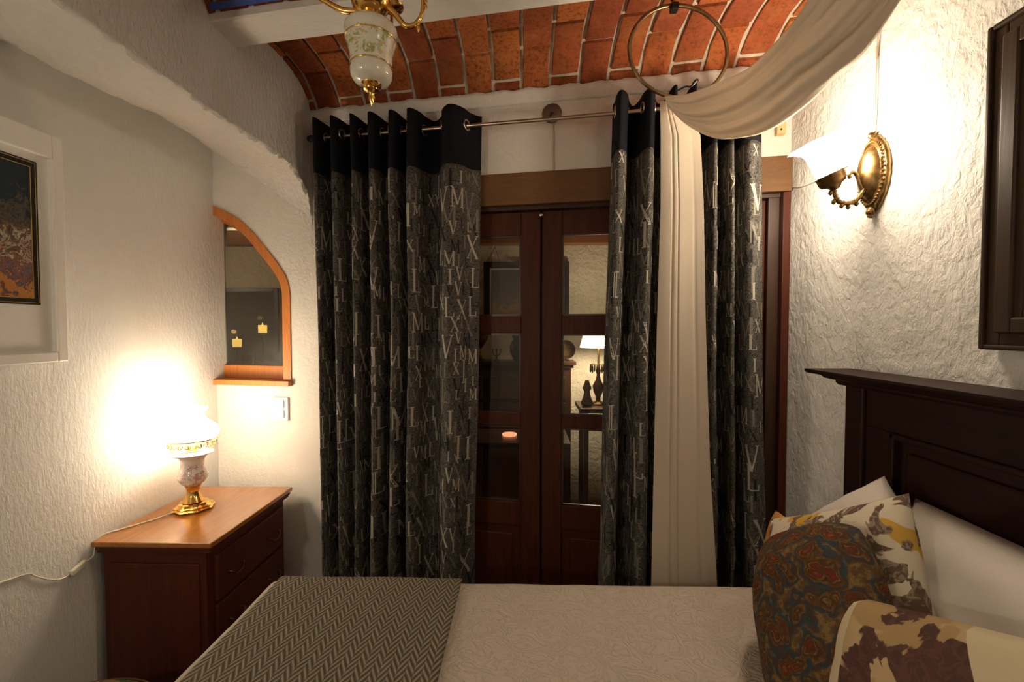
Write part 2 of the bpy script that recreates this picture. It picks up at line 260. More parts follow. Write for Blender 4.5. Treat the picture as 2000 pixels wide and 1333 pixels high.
# ---------------------------------------------------------------- builders
LOC = {}
def put(o, kind=None, label=None, cat=None, group=None):
    if kind: o['kind'] = kind
    if label: o['label'] = label
    if cat: o['category'] = cat
    if group: o['group'] = group
    return o
def thing(name, label, cat, loc=(0, 0, 0), group=None):
    o = bpy.data.objects.new(name, None); C.objects.link(o); o.location = loc; o.empty_display_size = 0.1
    LOC[o.name] = Vector(loc); return put(o, None, label, cat, group)
class B:
    def __init__(s, T=None): s.v = []; s.f = []; s.uv = None; s.T = T
    def add(s, vs, fs, T=None):
        n = len(s.v)
        for p in vs:
            p = Vector(p)
            if T is not None: p = T @ p
            if s.T is not None: p = s.T @ p
            s.v.append(p)
        s.f += [tuple(i + n for i in f) for f in fs]; return s
    def box(s, x0, x1, y0, y1, z0, z1, T=None):
        vs = [(x, y, z) for z in (z0, z1) for y in (y0, y1) for x in (x0, x1)]
        return s.add(vs, [(0, 2, 3, 1), (4, 5, 7, 6), (0, 1, 5, 4), (2, 6, 7, 3), (0, 4, 6, 2), (1, 3, 7, 5)], T)
    def lathe(s, prof, c=(0, 0, 0), n=32, T=None, mod=None, cap=True):
        vs = []; fs = []
        for j, (r, z) in enumerate(prof):
            for i in range(n):
                a = 2 * PI * i / n; rr = r * (mod(a, j / (len(prof) - 1)) if mod else 1)
                vs.append((c[0] + rr * math.cos(a), c[1] + rr * math.sin(a), c[2] + z))
        for j in range(len(prof) - 1):
            for i in range(n):
                k = (i + 1) % n; fs.append((j * n + i, j * n + k, (j + 1) * n + k, (j + 1) * n + i))
        if cap:
            fs.append(tuple(reversed(range(n)))); fs.append(tuple((len(prof) - 1) * n + i for i in range(n)))
        return s.add(vs, fs, T)
    def tube(s, pts, r, n=10, T=None, closed=False):
        P = [Vector(p) for p in pts]; m = len(P); R = r if isinstance(r, (list, tuple)) else [r] * m
        vs = []; fs = []; up = None
        for i, p in enumerate(P):
            if closed: d = (P[(i + 1) % m] - P[i - 1]).normalized()
            else: d = (P[min(i + 1, m - 1)] - P[max(i - 1, 0)]).normalized()
            if up is None: up = d.orthogonal().normalized()
            up = (up - d * up.dot(d)).normalized(); q = d.cross(up)
            for k in range(n):
                a = 2 * PI * k / n; vs.append(p + (up * math.cos(a) + q * math.sin(a)) * R[i])
        for i in range(m if closed else m - 1):
            j = (i + 1) % m
            for k in range(n):
                l = (k + 1) % n; fs.append((i * n + k, i * n + l, j * n + l, j * n + k))
        if not closed: fs.append(tuple(reversed(range(n)))); fs.append(tuple((m - 1) * n + k for k in range(n)))
        return s.add(vs, fs, T)
    def grid(s, fn, nu, nv, T=None, uvfn=None):
        n0 = len(s.v)
        vs = [fn(i / nu, j / nv) for j in range(nv + 1) for i in range(nu + 1)]
        fs = [(j * (nu + 1) + i, j * (nu + 1) + i + 1, (j + 1) * (nu + 1) + i + 1, (j + 1) * (nu + 1) + i) for j in range(nv) for i in range(nu)]
        s.add(vs, fs, T)
        if uvfn: s.uv = (s.uv or []) + [uvfn(i / nu, j / nv) for j in range(nv + 1) for i in range(nu + 1)]
        return s
    def prism(s, loops, y0, y1, T=None):     # loops of (x, z); first the outline, then holes; extruded along y
        vs = []; fs = []; L3 = [[Vector((x, z, 0)) for x, z in lp] for lp in loops]
        flat = [p for lp in L3 for p in lp]; tr = tessellate_polygon(L3); n = len(flat)
        vs = [(p.x, y0, p.y) for p in flat] + [(p.x, y1, p.y) for p in flat]
        fs = [tuple(t) for t in tr] + [tuple(i + n for i in reversed(t)) for t in tr]
        o = 0
        for lp in loops:
            m = len(lp)
            for i in range(m): j = (i + 1) % m; fs.append((o + i, o + j, o + j + n, o + i + n))
            o += m
        return s.add(vs, fs, T)
    def obj(s, name, mat, parent=None, smooth=None, bevel=0, kind=None, solid=0, sub=0, fix=True):
        off = Vector((0, 0, 0)); p = parent
        if p is not None: off = LOC.get(p.name, off)
        me = bpy.data.meshes.new(name); me.from_pydata([v - off for v in s.v], [], s.f)
        if s.uv:
            l = me.uv_layers.new(name='UVMap')
            for lp in me.loops: l.data[lp.index].uv = s.uv[lp.vertex_index]
        if fix:
            bm = bmesh.new(); bm.from_mesh(me); bmesh.ops.recalc_face_normals(bm, faces=bm.faces); bm.to_mesh(me); bm.free()
        me.materials.append(M[mat] if isinstance(mat, str) else mat)
        if smooth is not None:
            me.shade_smooth()
            if smooth < 180: me.set_sharp_from_angle(angle=math.radians(smooth))
        o = bpy.data.objects.new(name, me); C.objects.link(o)
        if p is not None:
            o.parent = p
        LOC[o.name] = off
        if solid: md = o.modifiers.new('s', 'SOLIDIFY'); md.thickness = solid; md.offset = 0
        if bevel: md = o.modifiers.new('b', 'BEVEL'); md.width = bevel; md.segments = 2; md.limit_method = 'ANGLE'; md.angle_limit = math.radians(40)
        if sub: md = o.modifiers.new('u', 'SUBSURF'); md.levels = sub; md.render_levels = sub
        if kind: o['kind'] = kind
        return o
def bx(name, mat, parent, x0, x1, y0, y1, z0, z1, T=None, bevel=0.003, kind=None):
    return B(T).box(x0, x1, y0, y1, z0, z1).obj(name, mat, parent, bevel=bevel, kind=kind)
def smooth_pts(P, n=8, closed=False):
    P = [Vector(p) for p in P]; out = []; m = len(P)
    for i in range(m if closed else m - 1):
        g = (lambda k: P[k % m]) if closed else (lambda k: P[max(0, min(m - 1, k))])
        a, b, c, d = g(i - 1), g(i), g(i + 1), g(i + 2)
        for k in range(n):
            t = k / n; out.append(0.5 * ((2 * b) + (c - a) * t + (2 * a - 5 * b + 4 * c - d) * t * t + (3 * b - a - 3 * c + d) * t ** 3))
    if not closed: out.append(P[-1])
    return out
# frame of the back wall: local x along the wall, local y into the wall, z up
K = 0.166; TH = math.atan(K)
WT = Matrix.Translation((0, 2.1, 0)) @ Matrix.Rotation(-TH, 4, 'Z')
def WP(a, y, z): return WT @ Vector((a, y, z))
XL, XA, XR = -1.618, -1.048, 1.104

# ---------------------------------------------------------------- room shell
put(bx('floor', 'floor', None, -4.0, 2.6, -1.7, 4.3, -0.08, 0, bevel=0), 'structure')
def wavy_wall(name, mat, fn, nu, nv, amp, sc_):
    b = B(); n0 = {}
    def g(u, v):
        p, nr = fn(u, v); p = Vector(p); d = noise.noise(p * sc_) * amp + noise.noise(p * sc_ * 3.3) * amp * 0.4
        return p + Vector(nr) * d
    b.grid(g, nu, nv); return b.obj(name, mat, None, smooth=180, kind='structure', fix=False)
wl = B().box(XL - 0.12, XL, -1.6, 2.455, 0, 2.9).obj('wall_left', 'plaster_left'); wl['kind'] = 'structure'
wr = B()
wr.grid(lambda u, v: (XR + 0.004 * noise.noise(Vector((0, u * 30, v * 22))) + 0.0015 * noise.noise(Vector((3, u * 80, v * 60))), -1.6 + 3.9 * u, 2.9 * v), 200, 150)
wr.box(XR + 0.02, XR + 0.14, -1.6, 2.3, 0, 2.9)
wr = wr.obj('wall_right', 'plaster_right', smooth=60); wr['kind'] = 'structure'
wf = B().box(XL, XR, -1.72, -1.6, 0, 2.9).obj('wall_front', 'plaster_left'); wf['kind'] = 'structure'
DL, DR, DTOP = -0.985, 1.095, 2.112     # door opening
arc = [(-1.195, 1.72), (-1.203, 1.77), (-1.218, 1.812), (-1.270, 1.886), (-1.331, 1.957), (-1.400, 2.035), (-1.479, 2.106), (-1.560, 2.152), (-1.637, 2.185), (-1.75, 2.215)]
hole = [(-1.75, 1.268), (-1.195, 1.268)] + arc
outer = [(-1.95, 0), (DL, 0), (DL, DTOP), (DR, DTOP), (DR, 0), (1.36, 0), (1.36, 2.9), (-1.95, 2.9)]
wb = B(WT).prism([outer, hole], 0, 0.12).obj('wall_back', 'plaster_back'); wb['kind'] = 'structure'

# arch wall on the left: outer face plus soffit, rounded at the far jamb
def arch_edge():
    pts = [(-1.6, 2.285), (-1.0, 2.285), (-0.4, 2.285), (0.2, 2.285), (0.7, 2.285), (1.0, 2.283), (1.35, 2.281), (1.6, 2.279), (1.84, 2.288), (1.98, 2.288), (2.07, 2.278), (2.15, 2.248), (2.21, 2.205), (2.245, 2.16), (2.268, 2.09), (2.276, 1.99), (2.280, 1.90)]
    return smooth_pts([(XA, y, z) for y, z in pts], 26)
def arch_inner():
    pts = [(-1.6, 2.45), (-1.0, 2.45), (-0.4, 2.45), (0.2, 2.45), (0.7, 2.45), (1.0, 2.45), (1.35, 2.45), (1.6, 2.455), (1.84, 2.48), (2.0, 2.50), (2.15, 2.50), (2.25, 2.495), (2.33, 2.49), (2.37, 2.48), (2.39, 2.46), (2.40, 2.40), (2.40, 2.30)]
    return smooth_pts([(XL - 0.02, y, z) for y, z in pts], 26)
E1, E2 = arch_edge(), arch_inner(); ne = len(E1)
ab = B()
def arch_fn(u, v):
    i = min(ne - 1, round(u * (ne - 1))); a, b = E1[i], E2[i]
    if v < 0.5:      # outer face from the ceiling down to the edge
        t = v * 2; top = Vector((XA, min(a.y, 2.30), 2.9)); p = top.lerp(a, t ** 0.6); nr = Vector((1, 0, 0)); am = 0.0045
    else:            # soffit
        t = (v - 0.5) * 2; p = a.lerp(b, t); nr = Vector((0, -0.3, -1)); am = 0.010
        rr = 0.02 * math.exp(-t * 30); p = p + Vector((-rr * 0.5, 0, 0))
    e = math.exp(-abs(v - 0.5) * 30)
    d = (noise.noise(p * 14) + 0.5 * noise.noise(p * 45)) * (am * 0.7 + e * 0.007)
    if v > 0.5: d += 0.0035 * noise.noise(p * 75) + 0.002 * noise.noise(p * 140)
    return p + nr * d + Vector((0.6, 0, 1)) * e * (0.004 * noise.noise(p * 60) + 0.003 * noise.noise(p * 120))
ab.grid(arch_fn, ne - 1, 110)
ab.box(XL - 0.02, XA - 0.03, -1.6, 2.1, 2.52, 2.9)
aw = ab.obj('wall_arch', 'plaster_arch', smooth=60); aw['kind'] = 'structure'

# ceiling: shallow brick vaults between painted beams; everything shears along the back wall's line
def y1(x, bay): return 2.1 - K * x + 0.012 - bay * 0.755
SPAN = 0.612
def vault(x, t, bay, lift=0.0):
    yb = y1(x, bay) if bay == 0 else y1(x, bay) + 0.0
    z = 2.605 + 0.122 * (1 - abs(2 * t - 1) ** 3.2)
    if bay and t > 1: z = 2.605
    return Vector((x, yb - SPAN * (1 - t), z + lift))
cb = B()
for bay in (0, 1):
    cb.grid(lambda u, v: vault(XA - 0.03 + (XR - XA + 0.1) * u, v, bay, 0.006), 30, 24)
cb.box(XL, XR + 0.1, -1.7, 0.62, 2.60, 2.9); cb.box(XL, XR + 0.1, 0.6, 2.5, 2.80, 2.9)
ceil = cb.obj('ceiling', 'mortar', smooth=50, kind='structure')
CW = 0.1262; brick_mesh = {}
def brick_piece(t0, t1, var):
    key = (round(t0, 3), round(t1, 3), var)
    if key in brick_mesh: return brick_mesh[key]
    b = B(); g = 0.0085 / 0.612; tt0 = t0 + (g if t0 > 0.001 else 0); tt1 = t1 - (g if t1 < 0.999 else 0); n = 5
    rnd = random.Random(hash(key)); hw = CW / 2 - 0.0080
    tm = (tt0 + tt1) / 2; c = vault(0, tm, 0); vs = []
    for i in range(n + 1):
        t = tt0 + (tt1 - tt0) * i / n
        for sx, dz in ((-1, 0.018), (-1, -0.0045), (-0.93, -0.007), (0.93, -0.007), (1, -0.0045), (1, 0.018)):
            x = sx * hw + rnd.uniform(-0.0022, 0.0022)
            vs.append(vault(x, t, 0, dz + rnd.uniform(-0.0012, 0.0012)) - c + Vector((0, (rnd.uniform(-0.002, 0.002)), 0)))
    fs = [(i * 6 + k, i * 6 + k + 1, (i + 1) * 6 + k + 1, (i + 1) * 6 + k) for i in range(n) for k in range(5)]
    fs += [tuple(range(6)), tuple(n * 6 + k for k in reversed(range(6)))]
    me = bpy.data.meshes.new('brick'); me.from_pydata(vs, [], fs); me.materials.append(M['brick']); me.shade_smooth(); me.set_sharp_from_angle(angle=0.6)
    brick_mesh[key] = (me, c); return brick_mesh[key]
PAT = [[0, 0.12, 0.52, 0.92, 1.0], [0, 0.32, 0.72, 1.0]]
for bay in (0, 1):
    x = XA - 0.03; i = 0
    while x < XR + 0.05:
        pat = PAT[i % 2]
        for a, b_ in zip(pat[:-1], pat[1:]):
            me, c = brick_piece(a, b_, random.randint(0, 2))
            o = bpy.data.objects.new('brick', me); C.objects.link(o); o.parent = ceil
            cc = vault(x, (a + b_) / 2, bay) - vault(0, (a + b_) / 2, 0)
            o.location = c + cc + Vector((0, 0, random.uniform(-0.002, 0.0015)))
        x += CW; i += 1
def beam(name, yoff):
    b = B(); 
    def sec(x): 
        y = y1(x, 0) - SPAN + yoff; return y
    xs = [XA - 0.05 + (XR - XA + 0.15) * i / 24 for i in range(25)]
    vs = []
    for x in xs:
        w_ = 0.002 * noise.noise(Vector((x * 6, yoff, 0)))
        for dy, z in ((0, 2.84), (0, 2.576), (-0.005, 2.571), (-0.138, 2.571), (-0.143, 2.576), (-0.143, 2.84)):
            vs.append((x, sec(x) + dy + w_, z + w_))
    fs = [(i * 6 + k, i * 6 + (k + 1) % 6, (i + 1) * 6 + (k + 1) % 6, (i + 1) * 6 + k) for i in range(24) for k in range(6)]
    b.add(vs, fs); return b.obj(name, 'beam', smooth=30, kind='structure')
beam('ceiling_beam', 0); beam('ceiling_beam', -0.755)
# blue paint smear where the near vault meets the beam
B().grid(lambda u, v: Vector((-1.03 + 0.30 * u, y1(-1.03 + 0.30 * u, 1) - 0.012 - 0.022 * v * (0.6 + 0.6 * abs(noise.noise(Vector((u * 9, 0, 0))))), 2.598 + 0.012 * v)), 14, 2).obj('paint_smear', plain('blue_paint', (0.03, 0.07, 0.30), 0.7), ceil, solid=0.003, fix=False)
# ragged plaster lip under the bricks on the back wall
lip = B()
def lipf(u, v):
    a = -1.09 + 2.24 * u; n_ = noise.noise(Vector((a * 16, 0, 0))) * 0.010 + noise.noise(Vector((a * 50, 2, 0))) * 0.005
    z = 2.56 + (0.062 + n_) * v; return WP(a, -0.004 - 0.014 * v - 0.002 * noise.noise(Vector((a * 40, v * 4, 0))), z)
lip.grid(lipf, 160, 4); lip.obj('trim_1', 'plaster_back', smooth=180, kind='structure', solid=0.004, fix=False)

# ---------------------------------------------------------------- window_1 in the niche
win = thing('window_1', None, None, (-1.45, 2.35, 1.27)); put(win, 'structure')
def inset(pts, d):
    out = []
    for i, p in enumerate(pts):
        a = Vector(pts[max(0, i - 1)]); b = Vector(pts[min(len(pts) - 1, i + 1)]); t = (b - a).normalized(); n_ = Vector((-t.y, t.x))
        out.append((p[0] + n_.x * d, p[1] + n_.y * d))
    return out
path = [(-1.195, 1.275)] + arc
band = path + list(reversed(inset(path, 0.046)))
B(WT).prism([band], -0.006, 0.10).obj('window_frame', 'frame_wood', win, smooth=30, bevel=0.002)
band2 = inset(path, 0.040) + list(reversed(inset(path, 0.070)))
B(WT).prism([band2], 0.062, 0.098).obj('sash', 'frame_wood', win, smooth=30, bevel=0.002)
bx('bottom_rail', 'frame_wood', win, -1.72, -1.235, 0.060, 0.098, 1.275, 1.345, WT)
bx('window_sill', 'frame_wood', win, -1.648, -1.192, -0.030, 0.10, 1.248, 1.276, WT)
pane = inset(path, 0.066); pane = [(-1.75, 1.34), (pane[0][0], 1.34)] + pane[1:]
B(WT).prism([pane], 0.078, 0.082).obj('pane', 'glass', win)

# ---------------------------------------------------------------- doorway: lintel, posts, four glazed leaves
fr = thing('trim_2', None, None, (0, 2.1, 0)); put(fr, 'structure')
bx('lintel', 'lintel_wood', fr, -1.022, 1.118, -0.022, 0.11, 2.106, 2.250, WT, 0.004)
bx('door_post', 'frame_wood', fr, -1.022, -0.962, -0.016, 0.11, 0, 2.106, WT, 0.004)
bx('dark_rebate', 'hall_wood', fr, 1.042, 1.086, 0.020, 0.11, 0, 2.106, WT, 0.002)  # dark wood strip standing in for the shadow gap beside the leaf
bx('door_post', 'door_wood', fr, 1.086, 1.116, -0.016, 0.11, 0, 2.106, WT, 0.004)
bx('door_stop', 'hall_wood', fr, -0.962, 1.086, 0.012, 0.11, 2.090, 2.112, WT, 0.001)  # dark strip puts the shade of the gap under the lintel into colour
rows = [(1.602, 1.981), (1.139, 1.519), (0.712, 1.079)]
def leaf(i, a0, a1):
    d = thing('door_%d' % i, None, None, tuple(WP(a0, 0.05, 0))); put(d, 'structure')
    sw = 0.092; y0, y1_ = 0.045, 0.080
    bx('stile', 'door_wood', d, a0, a0 + sw, y0, y1_, 0.01, 2.088, WT); bx('stile', 'door_wood', d, a1 - sw, a1, y0, y1_, 0.01, 2.088, WT)
    zs = [2.088] + [z for r in rows for z in (r[1], r[0])]
    for k in range(0, 7, 2):
        lo = zs[k + 1] if k + 1 < 7 else 0.60
        bx('rail', 'door_wood', d, a0 + sw, a1 - sw, y0 + 0.002, y1_ - 0.002, lo, zs[k], WT)
    bx('rail', 'door_wood', d, a0 + sw, a1 - sw, y0 + 0.002, y1_ - 0.002, 0.01, 0.16, WT)
    bx('panel', 'door_wood', d, a0 + sw, a1 - sw, y0 + 0.012, y1_ - 0.012, 0.16, 0.60, WT)
    bx('raised_panel', 'door_wood', d, a0 + sw + 0.04, a1 - sw - 0.04, y0 + 0.004, y0 + 0.014, 0.20, 0.56, WT, 0.006)
    for lo, hi in rows:
        bx('pane', 'glass', d, a0 + sw, a1 - sw, y0 + 0.015, y0 + 0.019, lo, hi, WT, 0)
        b = B(WT)
        for q in ((a0 + sw, a0 + sw + 0.009, lo, hi), (a1 - sw - 0.009, a1 - sw, lo, hi), (a0 + sw, a1 - sw, lo, lo + 0.009), (a0 + sw, a1 - sw, hi - 0.009, hi)):
            b.box(q[0], q[1], y0 + 0.005, y0 + 0.014, q[2], q[3])
        b.obj('glazing_bead', 'hall_wood', d)
lw = 0.508; g0 = 0.0815
bx('astragal', 'hall_wood', fr, g0 - 0.016, g0 + 0.018, 0.081, 0.089, 0.01, 2.088, WT, 0.001)
for i, a0 in enumerate((g0 - 2 * lw - 0.004, g0 - lw - 0.002, g0 + 0.004, g0 + lw + 0.008)): leaf(i + 1, a0, min(a0 + lw, 1.040) if i == 3 else a0 + lw - 0.002)
B(WT).lathe([(0.003, 0), (0.008, 0.002), (0.008, 0.009), (0.003, 0.011)], n=12, T=Matrix.Translation((g0 - 0.001, 0.043, 2.07)) @ Matrix.Rotation(PI / 2, 4, 'X')).obj('top_bolt', 'steel', fr, smooth=60)

# ---------------------------------------------------------------- the hall seen through the glass
for nm, q in (('wall_far', (-3.6, 2.4, 4.05, 4.17)), ('wall_far_left', (-3.72, -3.6, 2.3, 4.17)), ('wall_far_right', (2.4, 2.52, 2.0, 4.17))):
    put(bx(nm, 'plaster_hall', None, q[0], q[1], q[2], q[3], 0, 2.9, bevel=0), 'structure')
put(bx('wall_far_front', 'plaster_hall', None, -3.6, -1.95, 2.52, 2.62, 0, 2.9, bevel=0), 'structure')
cf = put(B().box(-3.6, 2.4, 2.5, 4.05, 2.46, 2.6).obj('ceiling_far', 'brick'), 'structure')
put(bx('beam_far', 'hall_beam', None, -3.6, 2.4, 3.93, 4.05, 2.27, 2.38, bevel=0.004), 'structure')
def picture(name, label, x0, x1, z0, z1, y, fw, fmat, art, mat_w=0, group=None):
    t = thing(name, label, 'picture', ((x0 + x1) / 2, y, z0), group)
    b = B(); b.box(x0, x0 + fw, y - 0.03, y, z0, z1).box(x1 - fw, x1, y - 0.03, y, z0, z1).box(x0 + fw, x1 - fw, y - 0.03, y, z0, z0 + fw).box(x0 + fw, x1 - fw, y - 0.03, y, z1 - fw, z1)
    b.obj('frame', fmat, t, bevel=0.003)
    if mat_w: bx('mat_board', 'mat_board', t, x0 + fw, x1 - fw, y - 0.012, y - 0.002, z0 + fw, z1 - fw, bevel=0)
    q = fw + mat_w
    bx('print', art, t, x0 + q, x1 - q, y - 0.015 if mat_w else y - 0.01, y - 0.011 if mat_w else y - 0.002, z0 + q, z1 - q, bevel=0)
    return t
pf = picture('framed_print', 'grey print in wide black frame on the hall wall behind the glazed doors', -0.342, 0.410, 1.545, 2.125, 4.045, 0.055, 'black', 'art_grey', 0.018)
B().tube([(-0.20, 4.03, 2.12), (-0.24, 4.035, 2.26)], 0.002, 6).tube([(-0.24, 4.035, 2.26), (-0.43, 4.03, 1.90)], 0.002, 6).obj('hanging_wire', 'iron', pf)
picture('gilt_frame', 'narrow orange-brown framed picture left of the black framed print in the hall', -0.70, -0.405, 1.63, 1.965, 4.045, 0.03, 'frame_wood', 'art_dark')
picture('dark_painting', 'large dark painting in a thin black frame seen through the arched window', -2.95, -2.18, 1.205, 1.90, 4.045, 0.035, 'black', 'art_dark')
put(bx('cove_light', 'strip_glow', None, -3.2, -2.35, 3.86, 3.90, 2.385, 2.40, bevel=0), None, 'thin glowing strip light above the beam beyond the arched window', 'light')
sb = thing('sideboard', 'dark wooden sideboard against the hall wall seen through the door glass', 'sideboard', (0, 3.9, 0))
bx('body', 'hall_wood', sb, -0.95, 0.405, 3.78, 4.04, 0.06, 1.215); bx('cornice', 'hall_wood', sb, -0.98, 0.445, 3.75, 4.045, 1.235, 1.264)
bx('neck_moulding', 'hall_wood', sb, -0.965, 0.425, 3.765, 4.045, 1.21, 1.237)
for z0, z1 in ((0.95, 1.14), (0.70, 0.92)):
    for x0, x1 in ((-0.9, -0.33), (-0.28, 0.36)):
        d = bx('drawer', 'hall_wood', sb, x0, x1, 3.755, 3.785, z0, z1)
        B().lathe([(0.004, 0), (0.012, 0.01), (0.006, 0.02)], n=10, T=Matrix.Translation(((x0 + x1) / 2, 3.756, (z0 + z1) / 2)) @ Matrix.Rotation(PI / 2, 4, 'X')).obj('knob', 'antique', d, smooth=60)
for x0, x1 in ((-0.9, -0.33), (-0.28, 0.36)): bx('cabinet_door', 'hall_wood', sb, x0, x1, 3.755, 3.785, 0.12, 0.66)
bx('plinth', 'hall_wood', sb, -0.96, 0.415, 3.77, 4.04, 0, 0.07)
t = thing('urn', 'dark footed urn on the left of the hall sideboard behind the left door', 'vase', (-0.361, 3.9, 1.264))
B().lathe([(0.042, 0), (0.044, 0.008), (0.018, 0.02), (0.009, 0.05), (0.016, 0.09), (0.010, 0.105), (0.03, 0.13), (0.062, 0.18), (0.072, 0.215), (0.066, 0.22), (0.02, 0.16)], (-0.361, 3.9, 1.264), 24).obj('bowl', 'antique', t, smooth=50)
B().lathe([(0.07, 0.212), (0.075, 0.218), (0.07, 0.224)], (-0.361, 3.9, 1.264), 24).obj('rim', 'brass', t, smooth=50)
t = thing('candlestick', 'small three armed candlestick between urn and vase on the hall sideboard', 'candlestick', (-0.221, 3.9, 1.264))
B().lathe([(0.022, 0), (0.02, 0.006), (0.005, 0.015), (0.004, 0.08), (0.008, 0.10)], (-0.221, 3.9, 1.264), 14).obj('stem', 'iron', t, smooth=50)
B().tube(smooth_pts([(-0.255, 3.9, 1.364), (-0.25, 3.9, 1.32), (-0.221, 3.9, 1.305), (-0.192, 3.9, 1.32), (-0.187, 3.9, 1.364)], 5), 0.004, 6).obj('arm', 'iron', t, smooth=60)
put(B().lathe([(0.03, 0), (0.035, 0.01), (0.06, 0.07), (0.066, 0.12), (0.045, 0.16), (0.03, 0.18), (0.05, 0.215), (0.047, 0.217), (0.025, 0.18)], (-0.045, 3.9, 1.264), 24).obj('dark_vase', 'black', None, smooth=50), None, 'rounded black vase beside the door stile on the hall sideboard', 'vase')
t = thing('display_plate', 'small round plate propped on a stand at the right end of the hall sideboard', 'plate', (0.37, 3.9, 1.264))
B().lathe([(0.001, 0.004), (0.05, 0.002), (0.058, 0.006), (0.082, 0.016), (0.083, 0.012), (0.058, 0), (0.001, -0.002)], n=28, T=Matrix.Translation((0.37, 3.9, 1.355)) @ Matrix.Rotation(PI / 2 - 0.2, 4, 'X'), cap=False).obj('plate', 'antique', t, smooth=50)
B().tube([(0.34, 3.88, 1.275), (0.34, 3.90, 1.268), (0.35, 3.95, 1.268), (0.37, 3.96, 1.38)], 0.004, 6).tube([(0.40, 3.88, 1.275), (0.40, 3.90, 1.268), (0.37, 3.95, 1.268)], 0.004, 6).obj('stand', 'iron', t)
t = thing('hall_table', 'low dark side table under the lit hall lamp behind the right door', 'table', (0.58, 3.6, 0))
bx('tabletop', 'hall_wood', t, 0.44, 0.98, 3.42, 3.80, 0.90, 0.935)
for x in (0.47, 0.92):
    for y in (3.45, 3.74): bx('leg', 'hall_wood', t, x, x + 0.035, y, y + 0.035, 0, 0.90)
t = thing('crystal_lamp', 'lit table lamp with linen shade and hanging crystals behind the right door', 'lamp', (0.60, 3.6, 0.935))
B().lathe([(0.055, 0), (0.05, 0.015), (0.02, 0.03), (0.018, 0.06), (0.038, 0.11), (0.045, 0.15), (0.02, 0.20), (0.012, 0.24), (0.022, 0.27), (0.008, 0.30), (0.008, 0.46)], (0.60, 3.6, 0.935), 24).obj('stem', 'antique', t, smooth=50)
B().lathe([(0.145, 0.455), (0.10, 0.62)], (0.60, 3.6, 0.935), 32, cap=False).obj('lamp_shade', 'hall_shade', t, smooth=180, solid=0.003, fix=False)
for k in range(10):
    a = 2 * PI * k / 10
    B().lathe([(0.0015, 0), (0.007, 0.018), (0.0055, 0.05), (0.002, 0.062)], (0.60 + 0.062 * math.cos(a), 3.6 + 0.062 * math.sin(a), 1.19), 6).obj('crystal', 'iron', t)
B().tube([(0.60 + 0.062 * math.cos(2 * PI * k / 24), 3.6 + 0.062 * math.sin(2 * PI * k / 24), 1.256) for k in range(24)], 0.003, 6, closed=True).obj('crystal_ring', 'antique', t, smooth=60)
put(B().lathe([(0.035, 0), (0.05, 0.02), (0.03, 0.07), (0.022, 0.11), (0.036, 0.14), (0.02, 0.18), (0.014, 0.2)], (0.505, 3.55, 0.935), 18).obj('bronze_figure', 'antique', None, smooth=50), None, 'small bronze ornament standing left of the hall lamp base', 'ornament')
t = thing('coffee_table', 'low dark table with a small red glow on it in the hall', 'table', (-0.1, 3.0, 0))
bx('tabletop', 'hall_wood', t, -0.45, 0.30, 2.80, 3.2, 0.80, 0.83)
for x in (-0.43, 0.25):
    for y in (2.82, 3.15): bx('leg', 'hall_wood', t, x, x + 0.03, y, y + 0.03, 0, 0.80)
put(B().lathe([(0.045, 0), (0.05, 0.008), (0.045, 0.014)], (-0.085, 3.0, 0.831), 24).obj('tea_light', 'ember', None, smooth=50), None, 'small glowing pinkish candle dish behind the left door glass', 'candle')  # glowing disc added for the glint of a reflected red lamp
# candelabra beyond the arched window
t = thing('candelabra', 'black wrought iron candelabra with two lit yellow candle cups beyond the arched window', 'candelabra', (-1.80, 3.0, 0))
B().tube([(-1.80, 3.0, 0.02), (-1.80, 3.0, 0.8), (-1.80, 3.0, 1.36)], 0.010, 8).obj('pole', 'iron', t, smooth=60)
B().lathe([(0.12, 0), (0.11, 0.015), (0.02, 0.03)], (-1.80, 3.0, 0), 24).obj('base', 'iron', t, smooth=50)
for (x, z) in ((-1.908, 1.418), (-1.733, 1.511)):
    s = 1 if x > -1.8 else -1
    B().tube(smooth_pts([(-1.80, 3.0, 1.30), (-1.80 + s * 0.03, 3.0, 1.26), (x, 3.0, 1.31), (x, 3.0, z)], 8), 0.006, 8).obj('arm', 'iron', t, smooth=60)
    B().lathe([(0.008, -0.012), (0.03, -0.006), (0.032, 0)], (x, 3.0, z), 18).obj('drip_pan', 'iron', t, smooth=50)
    c_ = B().lathe([(0.026, 0), (0.027, 0.05), (0.024, 0.052), (0.02, 0.045)], (x, 3.0, z), 18).obj('candle', 'candle_glow', t, smooth=50)
    B().lathe([(0.001, 0.045), (0.006, 0.053), (0.004, 0.062), (0.0005, 0.07)], (x, 3.0, z), 8).obj('flame', 'candle_glow', c_, smooth=60)
for cx_, cz_, r_ in ((-1.85, 1.34, 0.035), (-1.76, 1.35, 0.04), (-1.69, 1.34, 0.03), (-1.80, 1.28, 0.05), (-1.72, 1.28, 0.035), (-1.88, 1.27, 0.035), (-1.65, 1.38, 0.025)):
    pts = [(cx_ + r_ * (1 - k / 26) * math.cos(k * 0.42), 3.0 + 0.004 * math.sin(k), cz_ + r_ * (1 - k / 26) * math.sin(k * 0.42)) for k in range(22)]
    B().tube(pts, 0.004, 6).obj('scroll', 'steel' if 0 else 'iron', t, smooth=60)
for x, z in ((-1.908, 1.50), (-1.733, 1.59)): lamp('candle_flame_light', (x, 2.96, z + 0.02), 0.12, 0.015, (1, 0.6, 0.2))

